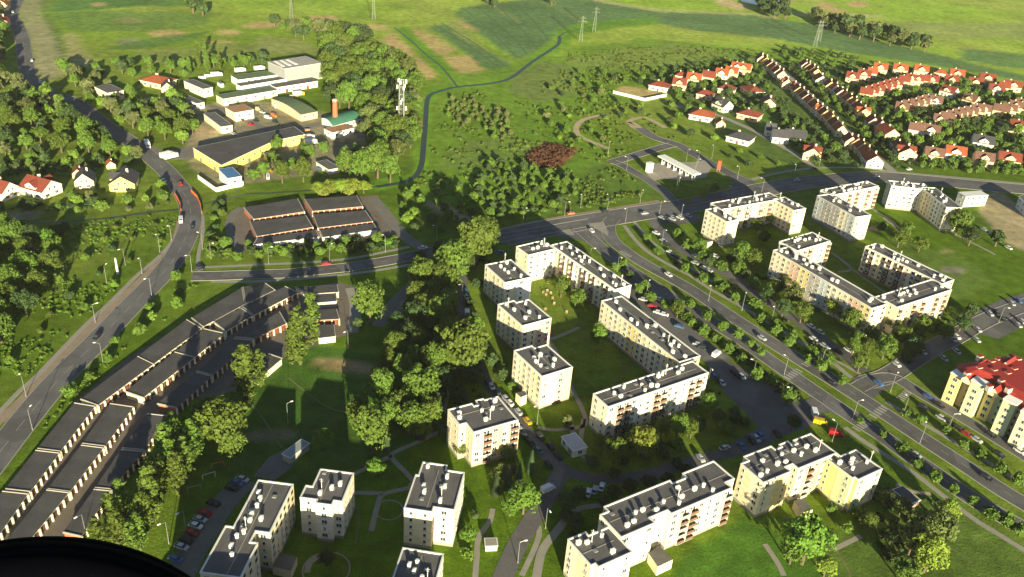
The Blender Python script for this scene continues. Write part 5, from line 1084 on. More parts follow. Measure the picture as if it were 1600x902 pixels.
m_crate = mat('crate_wood', (.42, .34, .22), .85, .15, 2)
for k, (x, y, c_) in enumerate(((455, 153, 0), (462, 151, 0), (352, 206, 1), (402, 172, 0), (436, 168, 2), (445, 200, 1), (338, 244, 2), (345, 250, 1), (352, 256, 0), (520, 215, 2), (536, 222, 0), (480, 205, 1), (300, 140, 0), (345, 135, 2), (370, 222, 1), (548, 208, 0))):
    c = at(x, y); o = empty('goods_stack', c, k*.9); book(o, ('wooden crate stack', 'steel skip', 'white container')[c_], 'in the works yard', 'goods', 'goods and skips in the works yard')
    mb = MB()
    if c_ == 0: mb.box((0, 0, 0), (3.2, 2.0, 1.2), m_crate); mb.box((.3, 0, 1.22), (2.2, 1.8, 1.0), m_crate)
    elif c_ == 1: mb.box((0, 0, .1), (3.0, 1.8, 1.3), m_rust, 0, 1.18); mb.box((0, 0, 1.42), (3.3, 1.9, .1), m_plinth)
    else: mb.box((0, 0, .1), (6.0, 2.4, 2.4), m_white); mb.box((0, 0, 2.5), (6.1, 2.5, .12), m_metal)
    mb.build('body', o)
# ------------------------------------------------------------ street lamps and small things
def lamp_proto():
    root = empty('street_lamp', (0, 0, 0)); mb = MB(); mb.tube((0, 0, 0), (0, 0, 8.2), .11, .07, m_metal, 6); mb.tube((0, 0, 0), (0, 0, .9), .17, .15, m_metal, 6); mb.build('pole', root)
    mb = MB(); mb.tube((0, 0, 8.15), (1.5, 0, 8.6), .05, .05, m_metal, 5); mb.build('arm', root); mb = MB(); mb.box((1.8, 0, 8.5), (.95, .42, .2), m_lamp, 0, .8); mb.build('lamp_head', root); reg(root); root['used'] = 0; return root
LP = lamp_proto()
def lamps(L_, place):
    for x, y in L_:
        loc = at(x, y); rz = random.Random(int(x)).uniform(0, 6.28)
        if LP['used'] == 0: LP['used'] = 1; o = LP; o.location = loc; o.rotation_euler = (0, 0, rz)
        else: o = copy_thing(LP, loc, rz)
        book(o, 'tall grey street lamp', place, 'street lamp', 'street lamps')
lamps([(149, 504), (41, 620), (161, 566), (51, 672), (222, 428), (237, 462), (167, 443), (196, 415), (268, 376), (317, 390), (300, 425), (250, 395)], 'along the left road')
lamps([(420, 412), (515, 409), (602, 394), (682, 377), (817, 350), (882, 338), (907, 325), (949, 328), (1000, 317), (330, 405)], 'along the cross street')
lamps([(979, 266), (1090, 256), (1152, 280), (1086, 268), (1072, 252), (1056, 300), (1190, 300), (1277, 271), (1240, 276), (950, 243), (1112, 248), (1060, 292)], 'around the petrol station')
lamps([(977, 348), (1030, 336), (1034, 381), (964, 425), (921, 412), (1009, 466), (1159, 486), (1175, 592), (1063, 345), (1205, 503), (1107, 470), (1282, 573), (1225, 586), (1230, 633), (1391, 613), (1332, 655), (1437, 693), (1480, 675), (1410, 650)], 'along the dual carriageway')
lamps([(839, 663), (852, 826), (544, 545), (450, 661), (264, 850), (291, 832), (722, 470), (809, 880), (1105, 602), (1560, 505), (1300, 690), (135, 838)], 'among the estate lawns')
mb = MB(); mb.tube((0, 0, 0), (0, 0, 7.6), .55, .35, m_parapet, 10); mb.tube((0, 0, 7.6), (0, 0, 7.9), .42, .3, m_metal, 10); o = mb.build('concrete_post'); o.location = at(184, 428); tag(o, 'thick pale concrete post standing alone in the left meadow', 'post')
def goal(x, y, rz, m, lab):
    c = at(x, y); root = empty('goal_frame', c, rz); tag(root, lab, 'goal frame', 'goal frames by the poplars'); mb = MB()
    for s in (-1, 1): mb.tube((s*1.9, 0, 0), (s*1.9, 0, 2.1), .09, .09, m, 6); mb.tube((s*1.9, 0, 2.1), (s*1.9, 1.0, 0), .06, .06, m, 5)
    mb.tube((-1.95, 0, 2.1), (1.95, 0, 2.1), .09, .09, m, 6); mb.build('bar_frame', root)
goal(341, 731, .5, m_orange, 'orange goal frame, uppermost of three beside the poplars'); goal(327, 748, .6, m_parapet, 'white goal frame between the orange one and the grey one'); goal(304, 768, .5, m_metal, 'grey goal frame, lowest of three beside the poplars')
m_wood = mat('play_wood', (.5, .36, .18), .8, .1, 2)
for k, (x, y) in enumerate(Z(750, 360, 6.4, [(632, 632), (672, 618), (660, 655), (706, 642), (725, 690), (740, 745), (653, 800), (865, 832), (680, 537)])):
    c = at(x, y); root = empty('play_equipment', c, k*.7, (.55, .55, .62)); book(root, 'pale wooden play frame', 'on the sunlit lawn of the playground court', 'play equipment', 'playground equipment')
    mb = MB()
    for sx in (-1, 1):
        for sy in (-1, 1): mb.box((sx*.6, sy*.6, 0), (.14, .14, 2.1), m_wood)
    mb.build('post', root); mb = MB(); mb.box((0, 0, 1.1), (1.4, 1.4, .12), m_wood); mb.box((0, 0, 2.1), (1.6, 1.6, .1), m_lamp if k % 2 else m_wood, 0, .4); mb.build('deck', root)
# ------------------------------------------------------------ trees
def leafm(name, col, trans=.22, rnd=.5): return mat(name, col, .7, .22, 1.6, rnd=rnd, trans=trans)
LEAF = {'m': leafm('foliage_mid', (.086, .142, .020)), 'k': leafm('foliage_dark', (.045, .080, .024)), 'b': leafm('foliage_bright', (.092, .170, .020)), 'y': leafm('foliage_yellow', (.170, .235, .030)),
        'o': leafm('foliage_olive', (.095, .125, .034)), 'n': leafm('foliage_copper', (.085, .036, .022)), 'p': leafm('foliage_poplar', (.088, .140, .020)), 'c': leafm('needles', (.050, .085, .035), .08)}
m_bark = mat('bark', (.11, .085, .06), .95, .25, 3)
def leaf_quads(mb, cx, cy, cz, r, n, size, m, rg, up=.25):
    for _ in range(n):
        while True:
            v = Vector((rg.gauss(0, 1), rg.gauss(0, 1), rg.gauss(0, 1)))
            if v.length > .2: break
        v.normalize()
        if v.z < -.6: v.z = -v.z*.5
        p = Vector((cx, cy, cz))+v*r*rg.uniform(.78, 1.08)
        nrm = (v+Vector((rg.uniform(-.7, .7), rg.uniform(-.7, .7), rg.uniform(-.4, .7)))).normalized()
        a = nrm.orthogonal().normalized(); b_ = nrm.cross(a); t = rg.uniform(0, 6.28); u = a*math.cos(t)+b_*math.sin(t); w_ = nrm.cross(u); s = size*rg.uniform(.7, 1.3)
        mb.face([p-u*s-w_*s*.7, p+u*s*.9-w_*s*.6, p+u*s+w_*s*.7, p-u*s*.8+w_*s*.75], m)
def crown_broad(seed, m, lobes=40, q=62, vr=1.0, size=.056):
    rg = random.Random(seed); mb = MB(); got = []
    squash = rg.uniform(.85, 1.1)
    while len(got) < lobes:
        v = Vector((rg.gauss(0, 1), rg.gauss(0, 1), rg.gauss(0, 1))).normalized()
        if v.z < -.55: continue
        k = rg.uniform(.40, .78)*rg.choice((1, 1, .94, 1.12)); p = Vector((v.x*k, v.y*k, v.z*k*vr*squash)); lr = rg.uniform(.20, .36)
        if any((p-g).length < .17 for g in got): continue
        got.append(p); leaf_quads(mb, p.x, p.y, p.z, lr, q, size, m, rg)
    leaf_quads(mb, 0, 0, 0, .58, 150, size*2.2, m, rg)
    return mb.mesh('crown')
def crown_poplar(seed, m, vr=2.9, q=34):
    rg = random.Random(seed); mb = MB()
    for i in range(46):
        z = rg.uniform(-1, 1); w_ = math.sqrt(max(0, 1-abs(z)**2.2))*(.95 if z < 0 else .85); t = rg.uniform(0, 6.28); k = rg.uniform(.3, .72)*w_
        leaf_quads(mb, math.cos(t)*k, math.sin(t)*k, z*vr, .30*w_+.12, q, .085, m, rg)
    for i in range(7): leaf_quads(mb, 0, 0, (-1+2*(i+.5)/7)*vr*.85, .45, 14, .16, m, rg)
    return mb.mesh('crown')
def crown_conifer(seed, m):
    rg = random.Random(seed); mb = MB()
    for i in range(16):
        k = i/15; z = 5.0*k; r = (1-k)*1.0+.06; nb = int(16*(1-k))+5
        for j in range(nb):
            t = 6.283*j/nb+rg.uniform(-.2, .2); d = Vector((math.cos(t), math.sin(t), 0)); s = Vector((-d.y, d.x, 0)); L_ = r*rg.uniform(.8, 1.1)
            for a in (0.35, .62, .9): 
                p = Vector((0, 0, z))+d*L_*a+Vector((0, 0, -.35*a*r)); w_ = .16+.08*(1-a); mb.face([p-s*w_-d*.12, p-s*w_*.8+d*.2+Vector((0, 0, -.1)), p+s*w_*.8+d*.2+Vector((0, 0, -.1)), p+s*w_-d*.12+Vector((0, 0, .06))], m)
    return mb.mesh('crown')
def trunk_mesh(h, r, limbs=4, seed=1):
    rg = random.Random(seed); mb = MB(); mb.tube((0, 0, 0), (0, 0, h), r, r*.6, m_bark, 7, False)
    for i in range(limbs):
        t = i*6.28/limbs+rg.uniform(-.4, .4); z = h*rg.uniform(.7, 1); mb.tube((0, 0, z), (math.cos(t)*.4, math.sin(t)*.4, z+.55), r*.5, r*.2, m_bark, 5, False)
    return mb.mesh('trunk')
TK = {}
def tree_protos(kind, leaf):
    k = kind+leaf
    if k in TK: return TK[k]
    L_ = []
    for i in range({'broad': 4, 'bush': 3, 'poplar': 3, 'conifer': 2}[kind]):
        root = empty({'broad': 'broadleaf_tree', 'bush': 'bush', 'poplar': 'poplar_tree', 'conifer': 'spruce_tree'}[kind], (0, 0, 0)); sd = hash(kind) % 7 if False else {'broad': 10, 'bush': 20, 'poplar': 30, 'conifer': 40}[kind]+i*3+ord(leaf)
        if kind == 'broad': link('crown', crown_broad(sd, LEAF[leaf], vr=1.12), root, (0, 0, 1.22)); link('trunk', trunk_mesh(.75, .085, 4, sd), root)
        elif kind == 'bush': link('crown', crown_broad(sd, LEAF[leaf], 15, 46, .8, .085), root, (0, 0, .55)); link('trunk', trunk_mesh(.35, .07, 3, sd), root)
        elif kind == 'poplar': link('crown', crown_poplar(sd, LEAF[leaf]), root, (0, 0, 3.25)); link('trunk', trunk_mesh(1.2, .1, 2, sd), root)
        else: link('crown', crown_conifer(sd, LEAF[leaf]), root, (0, 0, .5)); link('trunk', trunk_mesh(.9, .08, 0, sd), root)
        reg(root); root['used'] = 0; L_.append(root)
    TK[k] = L_; return L_
DESC = {'m': 'leafy green', 'k': 'dark green', 'b': 'bright green', 'y': 'yellow-green', 'o': 'olive green', 'n': 'copper brown', 'p': 'sunlit green', 'c': 'dark'}
KN = {'broad': 'tree', 'bush': 'bush', 'poplar': 'poplar', 'conifer': 'spruce'}
TR_ = random.Random(77)
DEFER = []
def plant(loc, r, kind, leaf, place, group, hs=None, now=False):
    if kind == 'broad' and not now:
        DEFER.append((loc, r, leaf, place, group, hs or TR_.uniform(.9, 1.15))); return
    L_ = tree_protos(kind, leaf); p = L_[TR_.randrange(len(L_))]; h = hs or TR_.uniform(.9, 1.15); rz = TR_.uniform(0, 6.28)
    if p['used'] == 0: p['used'] = 1; o = p; o.location = loc; o.rotation_euler = (0, 0, rz); o.scale = (r, r, r*h)
    else: o = copy_thing(p, loc, rz, (r, r, r*h))
    book(o, DESC[leaf]+' '+KN[kind], place, KN[kind], group); return o
def T(x, y, rp, kind, leaf, place, hs=None, group='trees of the estate'):
    zc = {'broad': 1.35, 'bush': .55, 'poplar': 3.2, 'conifer': 2.4}[kind]; d = (at(x, y, 6)-Vector((0, 0, CAM_H))).length; r = rp*d/FPX
    loc = at(x, y, zc*r*(hs or 1)); loc.z = 0; FOOT.append([(loc.x-1, loc.y-1), (loc.x+1, loc.y-1), (loc.x+1, loc.y+1), (loc.x-1, loc.y+1)]); return plant(loc, r, kind, leaf, place, group, hs)
def seg_d(px, py, s):
    x0, y0, x1, y1, _ = s; dx, dy = x1-x0, y1-y0; q = dx*dx+dy*dy; t = 0 if q == 0 else max(0, min(1, ((px-x0)*dx+(py-y0)*dy)/q)); return math.hypot(px-x0-dx*t, py-y0-dy*t)
def free(x, y, r):
    for s in EXCL:
        if min(s[0], s[2])-15 < x < max(s[0], s[2])+15 and min(s[1], s[3])-15 < y < max(s[1], s[3])+15 and seg_d(x, y, s) < s[4]+r*.45: return False
    for P in FOOT:
        if P[0][0]-60 < x < P[0][0]+60 and P[0][1]-60 < y < P[0][1]+60:
            n = len(P); c = False
            for i in range(n):
                x0, y0 = P[i]; x1, y1 = P[(i+1) % n]
                if (y0 > y) != (y1 > y) and x < (x1-x0)*(y-y0)/(y1-y0)+x0: c = not c
                if seg_d(x, y, (x0, y0, x1, y1, 0)) < r*.6+.8: return False
            if c: return False
    return True
ALLT = []
def zone(pts, sp, rr_, mix, place, group, seed=1, kind='broad', limit=200, own=True, flat=None):
    poly = [at(x, y) for x, y in pts]; rg = random.Random(seed); x0 = min(p.x for p in poly); x1 = max(p.x for p in poly); y0 = min(p.y for p in poly); y1 = max(p.y for p in poly); pts_ = [(p.x, p.y) for p in poly]; got = []; tries = 0
    while tries < limit*25 and len(got) < limit:
        tries += 1; x, y = rg.uniform(x0, x1), rg.uniform(y0, y1)
        if not inpoly(np.array([x]), np.array([y]), pts_)[0]: continue
        if any(abs(x-g[0]) < sp and math.hypot(x-g[0], y-g[1]) < sp for g in got): continue
        r = rg.uniform(*rr_)
        if not free(x, y, r): continue
        got.append((x, y)); k = rg.choice(mix); kd = kind
        if len(k) > 1: kd = {'P': 'poplar', 'C': 'conifer', 'B': 'bush', 'T': 'broad'}[k[0]]; k = k[1]
        plant(Vector((x, y, 0)), r*(.62 if kd == 'poplar' else 1), kd, k, place, group)
GR = 'trees of the central grove'
pl = 'in the grove left of the inner street'
for x, y, r in ((746, 372, 30), (709, 400, 30), (662, 420, 21), (690, 430, 18), (650, 455, 18), (578, 470, 26), (687, 486, 22), (724, 534, 37), (617, 537, 21), (597, 602, 25), (657, 598, 30), (680, 560, 22), (640, 648, 26), (582, 668, 28), (650, 560, 18), (672, 640, 22), (625, 630, 20), (700, 515, 22), (765, 360, 18)): T(x, y, r, 'broad', 'p', pl, TR_.uniform(1.1, 1.35), group=GR)
for x, y, r in ((504, 684, 19), (588, 728, 17), (937, 520, 15), (1061, 662, 20), (1108, 627, 16)): T(x, y, r, 'broad', 'b', 'standing alone on the shaded lawns', group=GR)
for x, y in ((691, 648), (657, 672), (604, 690)): T(x, y, 7, 'conifer', 'c', 'on the shaded lawn beside the yellow block')
pp_ = 'in the row beside the brick garages'
for x, y, r, hs in ((467, 524, 20, .8), (487, 497, 16, .9), (382, 585, 22, .75), (260, 705, 20, .8), (289, 715, 16, .8), (235, 772, 19, .85), (152, 838, 16, .7), (182, 828, 17, .7), (205, 845, 14, .8), (190, 778, 14, .8), (300, 690, 18, .7), (172, 800, 14, .8)): T(x, y, r, 'poplar', 'p', pp_, hs, 'poplars beside the garages')
for x, y, r in ((342, 655, 40), (322, 640, 26), (360, 690, 24), (285, 690, 24)): T(x, y, r, 'broad', 'p', pp_, group='poplars beside the garages')
br = 'on the lawns at the bottom right'
for x, y, r, lf in ((1265, 842, 36, 'b'), (1293, 882, 18, 'y'), (1240, 860, 20, 'm'), (1470, 822, 26, 'o'), (1455, 865, 26, 'y'), (1430, 840, 24, 'o'), (1385, 775, 16, 'k'), (1360, 815, 14, 'm'), (1410, 790, 14, 'o'), (1345, 798, 12, 'm'), (1485, 795, 16, 'y'), (1395, 835, 14, 'k'), (1300, 790, 10, 'm'), (1420, 890, 22, 'm'), (1325, 820, 10, 'b')): T(x, y, r, 'broad', lf, br)
for x, y, r in ((1412, 694, 11), (1437, 721, 10), (1464, 739, 12), (1492, 761, 9), (1523, 777, 10), (1552, 797, 12), (1578, 810, 12), (1598, 822, 12), (1380, 676, 7), (1345, 655, 6), (1232, 620, 13), (1190, 545, 9), (1155, 518, 10), (1130, 505, 10), (1105, 490, 9), (1080, 472, 8), (1060, 470, 11), (1175, 535, 8)): T(x, y, r, 'broad', 'm', 'on the near verge of the dual carriageway', group='street trees of the dual carriageway')
for x, y, r in ((1535, 704, 10), (1566, 726, 11), (1595, 744, 11), (1508, 690, 9), (1420, 640, 9), (1440, 650, 10), (1480, 668, 8), (1345, 565, 14), (1335, 540, 12), (1270, 545, 9), (1300, 560, 8), (1240, 522, 9), (1357, 542, 12), (1210, 500, 9), (1180, 470, 11), (1150, 462, 9), (1130, 445, 10)): T(x, y, r, 'broad', 'm', 'on the far verge of the dual carriageway', group='street trees of the dual carriageway')
inn = 'in the gardens around the lower blocks'
for x, y, r, lf in ((820, 775, 27, 'b'), (798, 790, 16, 'b'), (962, 700, 22, 'b'), (1007, 688, 26, 'y'), (990, 672, 14, 'm'), (887, 782, 17, 'k'), (900, 812, 15, 'k'), (722, 700, 13, 'o'), (718, 670, 10, 'm'), (793, 707, 13, 'o'), (783, 738, 17, 'o'), (800, 728, 12, 'o'), (732, 832, 15, 'b'), (730, 860, 12, 'b'), (742, 800, 9, 'k'), (887, 655, 11, 'o'), (1060, 690, 12, 'm'), (1240, 660, 13, 'k'), (1030, 690, 12, 'k'), (1150, 650, 10, 'k'), (1130, 660, 12, 'm'), (770, 560, 12, 'k'), (800, 600, 9, 'm'), (785, 580, 12, 'k'), (510, 870, 14, 'k'), (735, 470, 7, 'k')): T(x, y, r, 'broad', lf, inn)
for x, y in ((830, 725), (811, 740), (795, 752), (775, 760)): T(x, y, 7, 'conifer', 'c', 'between the yellow block and the bright tree')
for x, y, r, lf in ((878, 447, 15, 'm'), (903, 462, 15, 'm'), (890, 435, 11, 'm'), (930, 520, 9, 'm'), (975, 408, 9, 'm'), (962, 412, 9, 'm'), (1010, 440, 9, 'm'), (985, 425, 8, 'k')): T(x, y, r, 'broad', lf, 'around the playground court')
for x, y, r, lf in ((1202, 336, 11, 'y'), (1184, 352, 12, 'm'), (1160, 392, 14, 'm'), (1094, 382, 13, 'm'), (1145, 400, 11, 'k'), (1195, 365, 10, 'k'), (1060, 360, 10, 'm'), (1110, 405, 10, 'k'), (1180, 400, 14, 'm'), (1155, 415, 12, 'm'), (1240, 380, 8, 'k'), (1100, 300, 7, 'y'), (1118, 290, 8, 'm'), (1075, 310, 6, 'y'), (1408, 368, 14, 'm'), (1440, 378, 12, 'm'), (1500, 345, 16, 'm'), (1520, 365, 14, 'k'), (1380, 350, 9, 'm'), (1560, 370, 11, 'k'), (1420, 350, 8, 'm')): T(x, y, r, 'broad', lf, 'between the upper right blocks')
for x, y, r, lf in ((1215, 445, 15, 'm'), (1240, 460, 18, 'o'), (1230, 435, 12, 'o'), (1255, 485, 16, 'm'), (1305, 480, 14, 'y'), (1330, 500, 16, 'm'), (1365, 520, 15, 'o'), (1385, 540, 17, 'm'), (1410, 520, 16, 'm'), (1430, 540, 15, 'k'), (1440, 510, 14, 'm'), (1395, 505, 13, 'o'), (1480, 515, 12, 'b'), (1505, 500, 14, 'k'), (1470, 500, 11, 'm'), (1225, 480, 13, 'k'), (1355, 500, 12, 'k'), (1200, 460, 12, 'k'), (1340, 530, 12, 'b'), (1420, 550, 11, 'k'), (1520, 480, 11, 'k'), (1180, 440, 10, 'm'), (1165, 425, 9, 'k'), (1285, 460, 9, 'o')): T(x, y, r, 'broad', lf, 'around the open courtyard quad')
for x, y, r in ((497, 292, 13), (515, 290, 14), (533, 288, 15), (552, 289, 16), (568, 290, 13), (505, 297, 11), (545, 296, 12)): T(x, y, r, 'broad', 'y', 'in the clump behind the top garages', .75)
for x, y, r in ((412, 262, 11), (440, 265, 14), (473, 262, 15), (395, 268, 9), (455, 250, 10), (480, 235, 13), (505, 225, 10), (425, 240, 9), (540, 250, 18), (565, 255, 20), (590, 245, 22), (610, 258, 18), (432, 222, 11), (450, 215, 8)): T(x, y, r, 'broad', 'm', 'in the belt in front of the works', 1.15, 'trees around the works')
for x, y, r in ((435, 255, 9), (475, 250, 9), (555, 240, 11), (600, 235, 12)): T(x, y, r, 'poplar', 'p', 'in the belt in front of the works', .5, 'trees around the works')
for x, y, r in ((1000, 447, 10), (1018, 458, 11), (1040, 470, 9), (1060, 483, 12), (1085, 500, 10), (1102, 512, 12), (1120, 525, 10), (1140, 540, 11), (1160, 556, 10), (1185, 580, 12), (1205, 592, 9), (1075, 492, 10)): T(x, y, r, 'broad', 'm', 'between the carriageway and the estate parking', group='street trees of the dual carriageway')
for x, y, r in ((1012, 368, 8), (1030, 388, 9), (1070, 415, 9), (1100, 430, 10), (1122, 436, 10), (1190, 492, 10), (1215, 512, 11), (1235, 530, 10), (1265, 558, 9), (1285, 565, 12), (1318, 588, 10), (1098, 395, 11), (1075, 378, 10), (1128, 412, 10)): T(x, y, r, 'broad', 'm', 'along the service road by the carriageway', group='street trees of the dual carriageway')
for x, y, r, lf in ((1035, 668, 14, 'm'), (1082, 668, 15, 'm'), (1125, 648, 13, 'k'), (1150, 640, 11, 'k'), (1142, 668, 11, 'm'), (1095, 655, 12, 'k'), (1010, 705, 12, 'k'), (1040, 705, 11, 'k'), (975, 715, 11, 'k'), (940, 690, 14, 'm'), (1165, 655, 9, 'k'), (1060, 720, 10, 'k'), (985, 690, 15, 'm')): T(x, y, r, 'broad', lf, 'in front of the long white balcony block')
for x, y, r in ((742, 560, 16), (752, 540, 13), (748, 590, 13), (728, 585, 14), (705, 585, 16), (715, 610, 14), (690, 610, 12), (745, 520, 11), (742, 490, 10), (745, 440, 10), (738, 405, 12), (755, 400, 10), (640, 470, 12), (665, 500, 13), (640, 585, 14), (560, 500, 10)): T(x, y, r, 'broad', 'k', pl, group=GR)  # dark leaf tone deepens the shade of the grove
for x, y, r in ((905, 772, 13), (945, 778, 11), (960, 765, 12), (985, 757, 13), (1015, 748, 12), (1045, 742, 12), (1075, 730, 11), (925, 722, 13), (960, 735, 11), (910, 845, 11), (895, 835, 10), (885, 800, 12)): T(x, y, r, 'broad', 'k', 'in the deep shade behind the jagged white block')  # dark leaf colour carries the shade these trees stand in
for x, y, r, hs in ((245, 745, 18, .75), (275, 740, 17, .75), (225, 800, 16, .75), (270, 680, 18, .75), (215, 830, 15, .75), (405, 575, 15, .7), (455, 540, 14, .75)): T(x, y, r, 'poplar', 'p', pp_, hs, 'poplars beside the garages')
for x, y, r in ((560, 640, 20), (668, 560, 22), (640, 620, 20), (700, 470, 20), (675, 450, 16), (725, 390, 20), (655, 530, 16)): T(x, y, r, 'broad', 'p', pl, 1.15, group=GR)
for x, y, r in ((632, 575, 20), (610, 640, 20), (660, 665, 18), (690, 545, 20), (735, 510, 22), (668, 470, 20), (655, 425, 18), (700, 435, 20), (760, 380, 18), (605, 560, 16), (715, 560, 22)): T(x, y, r, 'broad', 'p', pl, 1.1, group=GR)
# woods and thickets
for x0, y0, x1, y1 in ((30, 275, 100, 316), (108, 270, 156, 302), (160, 265, 240, 312), (0, 285, 18, 318), (955, 134, 1046, 160), (150, 140, 190, 160), (225, 118, 280, 172), (1088, 178, 1250, 215)):
    FOOT.append([tuple(at(a, b_)[:2]) for a, b_ in ((x0, y0), (x1, y0), (x1, y1), (x0, y1))])
zone([(508, 68), (545, 62), (600, 90), (640, 118), (655, 150), (655, 210), (630, 262), (575, 235), (560, 190), (520, 165), (508, 120)], 8.5, (5.5, 8.5), 'mmkpo', 'in the tall wood right of the works', 'trees of the wood right of the works', 3)
zone([(0, 150), (60, 150), (125, 180), (185, 222), (238, 262), (262, 292), (200, 250), (120, 240), (0, 250)], 8.5, (3.6, 6.2), 'mkmbo', 'in the wood left of the road', 'trees of the left wood', 5, limit=120)
zone([(-15, 20), (20, 30), (28, 60), (32, 130), (60, 150), (-20, 150)], 9, (4, 6.5), 'mkmo', 'at the upper left edge', 'trees of the left wood', 6, limit=50)
zone([(110, 122), (160, 132), (215, 150), (290, 165), (305, 210), (285, 228), (240, 218), (190, 200), (130, 160)], 8, (3.2, 5.4), 'mmkbo', 'between the left road and the works', 'trees around the works', 7, limit=80)
zone([(90, 108), (150, 108), (240, 100), (290, 110), (290, 130), (180, 120), (100, 122)], 11, (3.5, 5.5), 'mkm', 'on the far edge of the road houses', 'trees around the works', 8, limit=24)
zone([(290, 108), (340, 100), (410, 92), (412, 105), (350, 112), (295, 120)], 8, (3.5, 5.5), ['Pm', 'm', 'm', 'k'], 'behind the works', 'trees around the works', 9, limit=30)
zone([(0, 250), (90, 250), (170, 240), (250, 270), (270, 300), (270, 325), (160, 335), (60, 330), (0, 325)], 8, (1.8, 3.6), 'mkboom', 'in the gardens of the left houses', 'garden trees on the left', 10, limit=80)
zone([(-30, 365), (60, 360), (110, 360), (100, 420), (60, 480), (0, 560), (-60, 600)], 8.5, (3.6, 6.2), 'bmkmk', 'in the wild wood at the left edge', 'trees of the left meadow', 11, limit=34)
zone([(100, 350), (275, 335), (275, 370), (230, 410), (130, 500), (60, 570), (0, 630), (-30, 600), (60, 490), (100, 420)], 12, (1.6, 3.0), ['Bm', 'Bb', 'Bk', 'Bm'], 'on the wild left meadow', 'bushes of the left meadow', 12, limit=20)
zone([(180, 500), (260, 440), (300, 430), (300, 470), (200, 545), (130, 600), (70, 660), (60, 640)], 9, (1.8, 3.4), ['m', 'Bm', 'Bb', 'b'], 'between the left road and the garages', 'bushes of the left meadow', 13, limit=22)
zone([(352, 388), (420, 382), (560, 374), (618, 370), (620, 388), (520, 398), (355, 408)], 5, (1.8, 3.6), ['Bm', 'Bb', 'Bk', 'm'], 'in the hedge below the top garages', 'bushes of the garage hedge', 14, limit=60)
zone([(316, 320), (350, 316), (350, 400), (320, 405)], 6, (2, 3.4), ['Bm', 'Bk'], 'left of the top garage yard', 'bushes of the garage hedge', 15, limit=25)
zone([(700, 158), (738, 152), (750, 190), (722, 200), (700, 185)], 5, (1.3, 2.8), 'oomo', 'on the common right of the canal', 'trees of the common', 16, limit=26)
zone([(750, 170), (795, 175), (800, 215), (772, 225), (757, 200)], 5, (1.3, 2.8), 'oomo', 'on the common right of the canal', 'trees of the common', 116, limit=26)
zone([(860, 140), (960, 150), (1000, 175), (940, 240), (880, 230), (850, 190)], 13, (1.6, 3.4), 'mkmbo', 'on the common above the brown patch', 'trees of the common', 17, limit=22)
zone([(755, 255), (820, 262), (900, 280), (905, 305), (850, 335), (770, 345), (745, 310)], 6, (1.5, 3.2), 'mkmm', 'in the thicket above the main road', 'trees of the common', 18, limit=80)
zone([(640, 300), (750, 290), (740, 345), (700, 365), (650, 370), (625, 335)], 9, (2, 3.6), 'mkb', 'around the sandy track above the cross street', 'trees of the common', 19, limit=30)
zone([(900, 112), (960, 118), (1060, 124), (1140, 108), (1180, 96), (1205, 104), (1100, 122), (1000, 138), (940, 150), (890, 135)], 10, (1.8, 3.6), 'mokm', 'in the scrub behind the estate', 'trees of the common', 20, limit=70)
zone([(1215, 75), (1350, 92), (1330, 112), (1230, 95)], 10, (2, 3.6), 'mkm', 'north of the straight street', 'trees of the common', 21, limit=30)
zone([(1262, 26), (1340, 45), (1400, 62), (1450, 72), (1452, 84), (1370, 70), (1290, 50)], 12, (5, 8.5), 'kko', 'in the dark tree belt across the far fields', 'trees of the far belt', 22, limit=60)
zone([(1180, 10), (1225, 14), (1228, 32), (1200, 30)], 11, (5, 8), 'kk', 'near the far pond', 'trees of the far belt', 23, limit=16)
zone([(425, 42), (500, 48), (540, 64), (510, 72), (440, 55)], 12, (4, 7), 'mko', 'in the line behind the tall grey hall', 'trees of the far belt', 24, limit=22)
zone([(270, -10), (318, -5), (322, 30), (290, 20)], 12, (5, 8), 'mk', 'at the top edge', 'trees of the far belt', 25, limit=14)
zone([(757, 0), (775, 2), (778, 16), (762, 12)], 10, (4, 7), 'k', 'between the two far crops', 'trees of the far belt', 26, limit=5)
zone([(850, -2), (872, 2), (866, 12)], 10, (4, 6), 'k', 'beside the far crop path', 'trees of the far belt', 27, limit=5)
zone([(960, 160), (1100, 185), (1180, 225), (1260, 262), (1180, 270), (1100, 235), (1020, 205), (960, 180)], 12, (1.8, 3.4), 'mkb', 'between the petrol station and the houses', 'trees of the common', 28, limit=14)
zone([(1130, 190), (1190, 160), (1250, 190), (1330, 250), (1280, 262), (1215, 225), (1150, 205)], 7, (2, 3.8), 'mk', 'between the estate gardens', 'garden trees of the estate', 29, limit=90)
zone([(1210, 95), (1290, 120), (1400, 180), (1420, 240), (1395, 262), (1340, 205), (1270, 145), (1215, 110)], 6.5, (1.8, 3.6), 'mmk', 'along the straight estate street', 'garden trees of the estate', 30, limit=130)
zone([(1320, 150), (1400, 140), (1500, 130), (1620, 160), (1620, 260), (1440, 262), (1400, 225), (1390, 180)], 6.5, (2.2, 4.2), 'mkbm', 'in the gardens of the right-hand houses', 'garden trees of the estate', 31, limit=190)
zone([(1020, 110), (1180, 95), (1210, 150), (1180, 180), (1080, 185), (1010, 150)], 6.5, (1.8, 3.8), 'mk', 'in the gardens of the western corner', 'garden trees of the estate', 32, limit=110)
zone([(1430, 252), (1600, 262), (1620, 275), (1520, 272), (1435, 262)], 5.5, (2.5, 3.6), 'm', 'in the hedge row along the main road', 'garden trees of the estate', 33, limit=40)
zone([(640, 395), (700, 395), (720, 440), (715, 520), (700, 600), (740, 660), (700, 690), (650, 690), (600, 640), (590, 600), (620, 520), (650, 450)], 9, (3, 5.5), 'k', 'in the shaded undergrowth of the grove', GR, 34, limit=34)  # shade of the grove floor put into added dark-leaved trees
